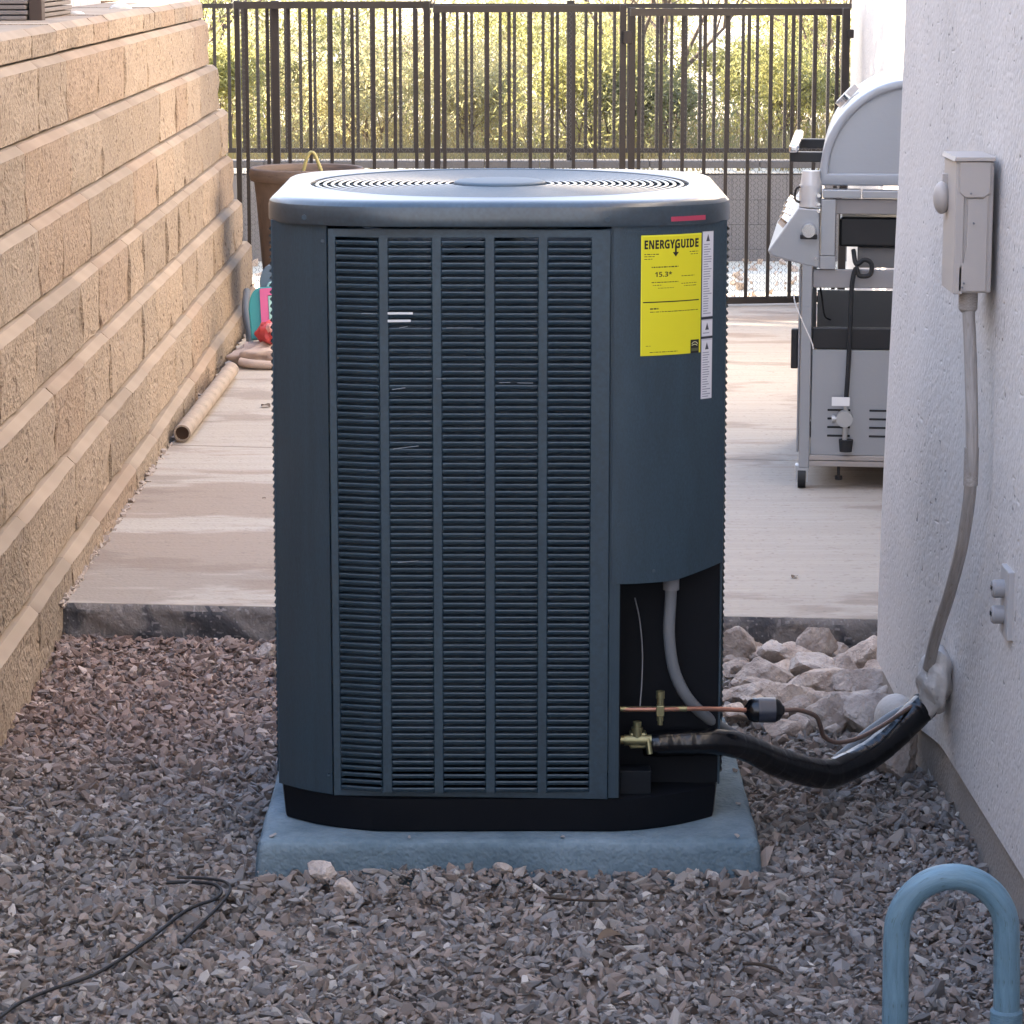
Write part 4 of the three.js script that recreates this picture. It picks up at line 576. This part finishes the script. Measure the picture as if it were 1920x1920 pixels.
  // dry grass tufts, uncountable
  const bl = []; for (let i = 0; i < 22000; i++) { const Z = 23.0 + 22 * R() * R(), x = (R() - 0.5) * (0.36 * Z), y = gy(x, Z), h = 0.08 + 0.2 * R(), a = R() * 6.28; bl.push(x - 0.006, y, -Z, x + 0.006, y, -Z, x + Math.cos(a) * h * 0.4, y + h, -Z + Math.sin(a) * h * 0.4); }
  const g = new THREE.BufferGeometry(); g.setAttribute('position', new THREE.Float32BufferAttribute(bl, 3)); g.computeVertexNormals(); const o = new THREE.Mesh(g, mat([0.26, 0.22, 0.10], 0.9)); o.name = 'dry_grass'; o.userData = { label: 'dry yellow grass between the shrubs beyond the railing', category: 'grass', kind: 'stuff' }; scene.add(shade(o));
  // stones and leaf litter on the strip below the block wall
  const K = new ConvexGeometry(Array.from({ length: 10 }, () => new THREE.Vector3(R() - 0.5, (R() - 0.5) * 0.6, R() - 0.5))), im = new THREE.InstancedMesh(boxUV(K), mat([0.42, 0.32, 0.24], 0.95, { flatShading: true }), 1500), m = new THREE.Matrix4(), q = new THREE.Quaternion(), e = new THREE.Euler();
  for (let i = 0; i < 1500; i++) { const s = 0.02 + 0.09 * Math.pow(R(), 3); e.set(R() * 3, R() * 6, R() * 3); m.compose(new THREE.Vector3(-2.5 + 6 * R(), -0.44, -(16.6 + 5.2 * R())), q.setFromEuler(e), new THREE.Vector3(s, s, s)); im.setMatrixAt(i, m); }
  im.name = 'path_stones'; im.userData = { label: 'loose tan stones on the strip between gate and block wall', category: 'stones', kind: 'stuff' }; im.castShadow = im.receiveShadow = true; scene.add(im);
}

// ---------------------------------------------------------------- planter, toys, tube by the wall
{
  const p = thing('planter', 'tall brown plastic planter by the end of the tan wall', 'planter', [-0.92, 0.1, 13.5]);
  part(p, 'pot', lathe([[0.0, 0.0], [0.165, 0.0], [0.175, 0.01], [0.205, 0.30], [0.228, 0.60], [0.236, 0.672], [0.252, 0.676], [0.257, 0.70], [0.257, 0.725], [0.250, 0.733], [0.238, 0.728], [0.232, 0.70], [0.2, 0.3]], -0.92, 0.1, 13.5, 48), M.pot);
  part(p, 'soil', lathe([[0, 0.655], [0.12, 0.66], [0.231, 0.645]], -0.92, 0.1, 13.5, 32), M.soil);
  single('hose_loop', 'bent yellow-green stake sticking up out of the planter', 'stake', tube([V(-0.945, 0.74, 13.44), V(-0.925, 0.84, 13.44), V(-0.905, 0.895, 13.44), V(-0.885, 0.90, 13.44), V(-0.865, 0.86, 13.44), V(-0.825, 0.75, 13.43)], 0.008, 40, 10), mat([0.36, 0.31, 0.12], 0.6), [-0.9, 0.74, 13.44]);
  // paper tube
  const t = thing('cardboard_tube', 'cream tube lying along the foot of the tan wall', 'tube', [-1.15, 0.1, 11.1]);
  const A = V(-1.150, 0.133, 10.33), B = V(-1.128, 0.133, 11.95), dir = B.clone().sub(A), len = dir.length(), ring = new THREE.LatheGeometry([[0.024, 0], [0.030, 0], [0.0305, 0.003], [0.0305, len], [0.024, len], [0.024, 0]].map((q) => new THREE.Vector2(...q)), 28);
  ring.applyQuaternion(new THREE.Quaternion().setFromUnitVectors(new THREE.Vector3(0, 1, 0), dir.clone().normalize())); ring.translate(A.x, A.y, A.z); part(t, 'shell', boxUV(ring.toNonIndexed()), mat([0.46, 0.36, 0.27], 0.85, { map: tScuff, bumpMap: tPadB, bumpScale: 0.001 }));
  part(t, 'dirt_plug', rod(A.clone().addScaledVector(dir, 0.012), A.clone().addScaledVector(dir, 0.03), 0.0238, 20), mat([0.07, 0.04, 0.025], 1));
  // pool toys in a heap
  const teal = mat([0.03, 0.26, 0.26], 0.45), pink = mat([0.55, 0.10, 0.24], 0.45), mint = mat([0.30, 0.52, 0.46], 0.5), slate = mat([0.10, 0.15, 0.20], 0.55), red = mat([0.45, 0.05, 0.05], 0.5), cloth = mat([0.44, 0.34, 0.28], 0.9, { bumpMap: tPadB, bumpScale: 0.002 });
  const fb = thing('kickboard', 'teal and pink toy kickboard leaning in the heap by the planter', 'toy', [-1.02, 0.16, 12.42]);
  const lean = (g) => { g.rotateX(-0.25); g.rotateZ(0.06); g.translate(-1.012, 0.20, -12.42); return boxUV(g.index ? g.toNonIndexed() : g); };
  { const s = new THREE.Shape(); s.moveTo(-0.065, 0); s.lineTo(-0.07, 0.12); s.quadraticCurveTo(-0.065, 0.20, -0.02, 0.205); s.lineTo(0.06, 0.205); s.quadraticCurveTo(0.1, 0.19, 0.1, 0.1); s.lineTo(0.09, 0); const b = new THREE.ExtrudeGeometry(s, { depth: 0.03, bevelEnabled: true, bevelSize: 0.006, bevelThickness: 0.006, bevelSegments: 2 }); part(fb, 'board', lean(b), teal); const q1 = new THREE.BoxGeometry(0.032, 0.2, 0.012); q1.translate(-0.008, 0.1, 0.042); part(fb, 'stripe', lean(q1), pink); const q2 = new THREE.BoxGeometry(0.1, 0.03, 0.0135); q2.translate(0.03, 0.188, 0.042); part(fb, 'stripe', lean(q2), pink); const q3 = new THREE.BoxGeometry(0.07, 0.14, 0.010); q3.translate(0.045, 0.1, 0.0415); part(fb, 'panel', lean(q3), mint); }
  { const fl = thing('swim_fin', 'blue-grey rubber swim fin with pale strap in the heap by the planter', 'toy', [-1.01, 0.34, 12.5]); const s = new THREE.Shape(); s.absellipse(0, 0, 0.045, 0.075, 0, 6.283); const g = new THREE.ExtrudeGeometry(s, { depth: 0.02, bevelEnabled: true, bevelSize: 0.004, bevelThickness: 0.004, bevelSegments: 2 }); g.translate(-1.005, 0.42, -12.52); part(fl, 'blade', boxUV(g), slate); const tr = new THREE.TorusGeometry(0.02, 0.005, 8, 24); tr.translate(-1.0, 0.405, -12.49); part(fl, 'strap', tr.toNonIndexed(), mat([0.35, 0.55, 0.58], 0.5)); }
  single('hose', 'dark grey hose curling down beside the heap of toys', 'hose', tube([V(-1.13, 0.36, 12.75), V(-1.125, 0.29, 12.62), V(-1.10, 0.2, 12.5), V(-1.085, 0.13, 12.42), V(-1.05, 0.118, 12.4)], 0.016, 40, 10), mat([0.09, 0.095, 0.10], 0.6), [-1.1, 0.1, 12.5]);
  const crumple = (R, sx, sy, sz, seed, amp) => { const g = new THREE.IcosahedronGeometry(1, 5), p2 = g.attributes.position, v = new THREE.Vector3(); for (let i = 0; i < p2.count; i++) { v.fromBufferAttribute(p2, i); const k = 1 + amp * Math.abs(Math.sin(v.x * 4 + v.y * 3 + seed)) * Math.sin(v.z * 5 - v.y * 4) + amp * 0.6 * Math.sin(v.x * 11 + v.z * 9 + seed); p2.setXYZ(i, v.x * k * sx, v.y * k * sy, v.z * k * sz); } g.deleteAttribute('normal'); g.deleteAttribute('uv'); const q = mergeVertices(g); q.computeVertexNormals(); return q; };
  { const g = crumple(1, 0.05, 0.045, 0.05, 2, 0.18); g.translate(-1.005, 0.232, -12.33); single('red_float', 'crumpled red and pink deflated float on the beige cloth', 'toy', boxUV(g), red, [-1.005, 0.19, 12.33]); const g2 = crumple(1, 0.03, 0.022, 0.02, 5, 0.2); g2.translate(-0.985, 0.255, -12.295); single('pink_ribbon', 'crumpled pale pink ribbon lying on the red float', 'toy', boxUV(g2), mat([0.62, 0.30, 0.26], 0.6), [-0.985, 0.25, 12.295]); }
  { const g = crumple(1, 0.135, 0.055, 0.12, 8, 0.22); g.translate(-1.02, 0.135, -12.33); single('cloth_heap', 'crumpled beige cloth heaped on the patio under the toys', 'cloth', boxUV(g), cloth, [-1.02, 0.1, 12.33]); }
  single('rolled_cloth', 'rolled beige canvas lying in front of the cloth heap', 'cloth', boxUV(tube([V(-1.115, 0.128, 12.22), V(-1.05, 0.122, 12.19), V(-0.95, 0.118, 12.18), V(-0.86, 0.116, 12.19)], 0.018, 30, 12)), cloth, [-1, 0.1, 12.2]);
}

// ---------------------------------------------------------------- gas grill, seen from its end
{
  const gl = thing('gas_grill', 'stainless steel gas grill with silver hood against the house wall', 'grill', [0.93, 0.1, 9.45]);
  const Z0 = 9.43, Z1 = 10.5, S = M.grillSteel;
  for (const [x, Z] of [[0.915, Z0], [1.46, Z0], [0.915, Z1 - 0.05], [1.46, Z1 - 0.05]]) part(gl, 'leg', box(x, x + 0.034, 0.165, 0.835, Z, Z + 0.035, 0.004), S);
  const side = part(gl, 'side_panel', box(0.952, 1.458, 0.208, 0.545, Z0 + 0.008, Z0 + 0.016, 0.002), S);
  for (const x of [1.004, 1.136]) for (let k = 0; k < 4; k++) part(side, 'vent_slot', box(x, x + 0.072 - (x > 1.1 ? 0.016 : 0), 0.268 + k * 0.0275, 0.2745 + k * 0.0275, Z0 + 0.0045, Z0 + 0.0095, 0.0015), M.rubber);
  part(gl, 'side_panel', box(0.952, 1.458, 0.208, 0.62, Z1 - 0.02, Z1 - 0.012), S);
  part(gl, 'back_panel', box(1.47, 1.478, 0.2, 0.82, Z0 + 0.04, Z1 - 0.05), S);
  part(gl, 'cabinet_floor', box(0.95, 1.46, 0.2, 0.212, Z0 + 0.02, Z1 - 0.05), S);
  part(gl, 'lower_rail', [box(0.93, 1.47, 0.172, 0.190, Z0 + 0.004, Z0 + 0.022, 0.002), box(0.948, 1.46, 0.192, 0.2075, Z0 + 0.002, Z0 + 0.014, 0.002)], mat([0.40, 0.36, 0.33], 0.5, { metalness: 0.4 }));
  part(gl, 'black_band', box(0.951, 1.205, 0.548, 0.618, Z0 + 0.002, Z0 + 0.02, 0.006, 2), M.blackPlastic);
  part(gl, 'door_handle', box(0.884, 0.906, 0.478, 0.605, Z0 + 0.05, Z0 + 0.075, 0.004, 2), M.blackPlastic);
  for (const k of [0, 1]) part(gl, 'door', box(0.906, 0.914, 0.21, 0.80, Z0 + 0.045 + k * 0.5, Z0 + 0.535 + k * 0.5, 0.003), S);
  for (const [x, Z] of [[0.926, Z0 + 0.02], [1.476, Z0 + 0.02], [0.926, Z1 - 0.03], [1.476, Z1 - 0.03]]) {
    const c = part(gl, 'caster', [box(x - 0.022, x + 0.022, 0.155, 0.176, Z - 0.018, Z + 0.022, 0.003), box(x - 0.019, x - 0.015, 0.12, 0.16, Z - 0.012, Z + 0.012), box(x + 0.015, x + 0.019, 0.12, 0.16, Z - 0.012, Z + 0.012)], M.steel);
    part(c, 'wheel', rod(V(x - 0.0125, 0.132, Z), V(x + 0.0125, 0.132, Z), 0.032, 22), M.rubber);
  }
  part(gl, 'bolt', [rod(V(1.043, 0.172, Z0 + 0.01), V(1.043, 0.142, Z0 + 0.01), 0.005, 8), rod(V(1.043, 0.142, Z0 + 0.01), V(1.043, 0.130, Z0 + 0.01), 0.012, 8)], M.iron);
  // firebox end and cross members
  part(gl, 'firebox', box(1.03, 1.46, 0.868, 0.962, Z0 + 0.05, Z1 - 0.08, 0.01, 2), M.blackPlastic);
  part(gl, 'burner_tray', [box(1.088, 1.46, 0.80, 0.866, Z0 + 0.075, Z1 - 0.1, 0.004)], mat([0.16, 0.155, 0.15], 0.6));
  part(gl, 'cross_beam', [box(0.95, 1.46, 0.742, 0.800, Z0 + 0.012, Z0 + 0.03, 0.003)], mat([0.30, 0.29, 0.29], 0.5, { metalness: 0.4 }));
  part(gl, 'side_frame', [box(0.978, 1.46, 0.975, 1.022, Z0 + 0.006, Z0 + 0.03, 0.003)], mat([0.27, 0.255, 0.25], 0.5, { metalness: 0.4 }));
  const shelf = part(gl, 'shelf_bracket', [box(0.976, 1.095, 1.026, 1.052, Z0 - 0.012, Z0 + 0.05, 0.003), box(1.099, 1.46, 1.026, 1.050, Z0 - 0.010, Z0 + 0.05, 0.003), box(0.972, 1.018, 0.845, 1.022, Z0 - 0.008, Z0 + 0.02, 0.003), box(0.970, 1.02, 0.802, 0.845, Z0 - 0.004, Z0 + 0.02, 0.003)], S);
  for (const [x, y] of [[0.964, 1.034], [0.964, 1.006], [0.964, 0.985], [0.957, 0.838]]) part(shelf, 'screw', rod(V(x, y, Z0), V(x, y, Z0 - 0.014), 0.006, 10), M.chrome);
  // sloped control console with knobs
  part(gl, 'console', prism([[0.902, 0.995], [0.968, 0.990], [0.972, 0.805], [0.93, 0.812], [0.815, 0.843], [0.808, 0.858]], Z0 - 0.002, Z1 - 0.03, 0.005), S);
  const nrm = new THREE.Vector3(-0.82, 0.57, 0).normalize();
  for (let k = 0; k < 4; k++) { const a = V(0.868, 0.938, Z0 + 0.12 + k * 0.22).addScaledVector(nrm, -0.002); const kb = part(gl, 'control_knob', [rod(a, a.clone().addScaledVector(nrm, 0.030), 0.027, 20, 0.022)], M.chrome); part(kb, 'bezel', rod(a, a.clone().addScaledVector(nrm, 0.006), 0.033, 24), M.blackPlastic); }
  { const a = V(0.935, 0.925, Z0 - 0.004); const kb = part(gl, 'control_knob', [rod(a, V(0.935, 0.925, Z0 - 0.04), 0.025, 20, 0.021)], M.chrome); part(kb, 'bezel', box(0.908, 0.962, 0.898, 0.912, Z0 - 0.03, Z0 - 0.004, 0.003), M.blackPlastic); }
  part(gl, 'corner_cap', [rod(V(0.938, 0.996, Z0 + 0.03), V(0.938, 1.065, Z0 + 0.03), 0.036, 20), rod(V(0.938, 1.065, Z0 + 0.03), V(0.938, 1.108, Z0 + 0.03), 0.033, 20, 0.028)], mat([0.60, 0.60, 0.60], 0.35, { metalness: 0.4 }));
  part(gl, 'hook', tube([V(0.905, 1.06, Z0 + 0.01), V(0.892, 1.05, Z0 + 0.01), V(0.890, 1.02, Z0 + 0.01), V(0.905, 1.01, Z0 + 0.01)], 0.004, 16, 6), M.iron);
  // hood
  const outline = (k, b) => { const a = []; a.push([0.965 + k, 1.062 + b]); for (let i = 0; i <= 30; i++) { const t = Math.PI * (1 - i / 30); a.push([1.255 + (0.29 - k) * Math.cos(t), 1.10 + (0.295 - k) * Math.sin(t)]); } a.push([1.545 - k, 1.062 + b]); return a; };
  const sh = new THREE.Shape(outline(0, 0).map((q) => new THREE.Vector2(...q))); sh.holes.push(new THREE.Path(outline(0.028, 0.038).map((q) => new THREE.Vector2(...q)).reverse()));
  const hg = new THREE.ExtrudeGeometry(sh, { depth: 0.955, bevelEnabled: true, bevelSize: 0.008, bevelThickness: 0.008, bevelOffset: -0.008, bevelSegments: 3, curveSegments: 30 }); hg.translate(0, 0, -Z0 - 0.99); hg.deleteAttribute('normal');
  const hood = part(gl, 'hood', boxUV(toCreasedNormals(hg, 0.5)), M.grillLid);
  part(hood, 'end_panel', prism(outline(0.026, 0.036), Z0 + 0.04, Z0 + 0.05), M.grillLid); part(hood, 'end_panel', prism(outline(0.026, 0.036), Z1 - 0.12, Z1 - 0.11), M.grillLid);
  { const a = new THREE.Vector3(1.052, 1.315, -(Z0 + 0.45)), n = new THREE.Vector3(-0.72, 0.69, 0).normalize(); const th = part(hood, 'thermometer', [rod(a, a.clone().addScaledVector(n, 0.022), 0.045, 28)], M.chrome); part(th, 'dial', rod(a.clone().addScaledVector(n, 0.021), a.clone().addScaledVector(n, 0.0235), 0.038, 28), M.white); }
  const hd = part(hood, 'handle_bracket', [box(0.868, 0.985, 1.128, 1.160, Z0 + 0.13, Z0 + 0.16, 0.004), box(0.868, 0.985, 1.128, 1.160, Z0 + 0.80, Z0 + 0.83, 0.004)], M.blackPlastic);
  part(hd, 'handle_bar', box(0.866, 0.896, 1.160, 1.186, Z0 + 0.08, Z0 + 0.88, 0.008, 2), M.chrome);
  for (const m of [hd]) m.rotation.z = 0;
  // gas hose with regulator
  part(gl, 'gas_hose', tube([V(1.075, 0.86, Z0 + 0.03), V(1.085, 0.82, Z0 - 0.01), V(1.11, 0.835, Z0 - 0.015), V(1.132, 0.822, Z0 - 0.015), V(1.128, 0.788, Z0 - 0.015), V(1.095, 0.785, Z0 - 0.015), V(1.085, 0.81, Z0 - 0.015), V(1.073, 0.755, Z0 - 0.015), V(1.070, 0.62, Z0 - 0.014), V(1.067, 0.5, Z0 - 0.012), V(1.062, 0.385, Z0 - 0.012)], 0.0075, 120, 10), M.rubber);
  const rg = part(gl, 'regulator', [rod(V(1.062, 0.39, Z0 - 0.012), V(1.06, 0.26, Z0 - 0.012), 0.008, 10), rod(V(1.058, 0.33, Z0 + 0.002), V(1.058, 0.33, Z0 - 0.032), 0.026, 24), rod(V(1.02, 0.328, Z0 - 0.012), V(1.045, 0.328, Z0 - 0.012), 0.008, 12), rod(V(1.018, 0.328, Z0 - 0.012), V(1.028, 0.328, Z0 - 0.012), 0.0125, 12)], mat([0.45, 0.45, 0.44], 0.4, { metalness: 0.6 }));
  part(rg, 'hand_nut', rod(V(1.064, 0.262, Z0 - 0.012), V(1.064, 0.224, Z0 - 0.012), 0.024, 10, 0.02), M.rubber);
  part(rg, 'tag', box(1.017, 1.073, 0.372, 0.400, Z0 - 0.026, Z0 - 0.0245), M.white);
  gl.rotation.y = -0.115;
  single('white_cord', 'thin white cord hanging down beside the grill leg', 'cord', tube([V(0.885, 0.745, 9.405), V(0.89, 0.70, 9.405), V(0.915, 0.64, 9.405), V(0.945, 0.575, 9.41), V(0.952, 0.55, 9.412)], 0.0022, 20, 6), M.white, [0.9, 0.55, 9.41]);
  single('black_cord', 'thin black cord dangling behind the grill leg', 'cord', tube([V(0.955, 0.79, 9.47), V(0.975, 0.75, 9.5), V(0.99, 0.70, 9.55), V(1.0, 0.64, 9.55), V(1.02, 0.625, 9.56)], 0.003, 24, 6), M.rubber, [0.98, 0.62, 9.5]);
}
renderer.render(scene, camera);
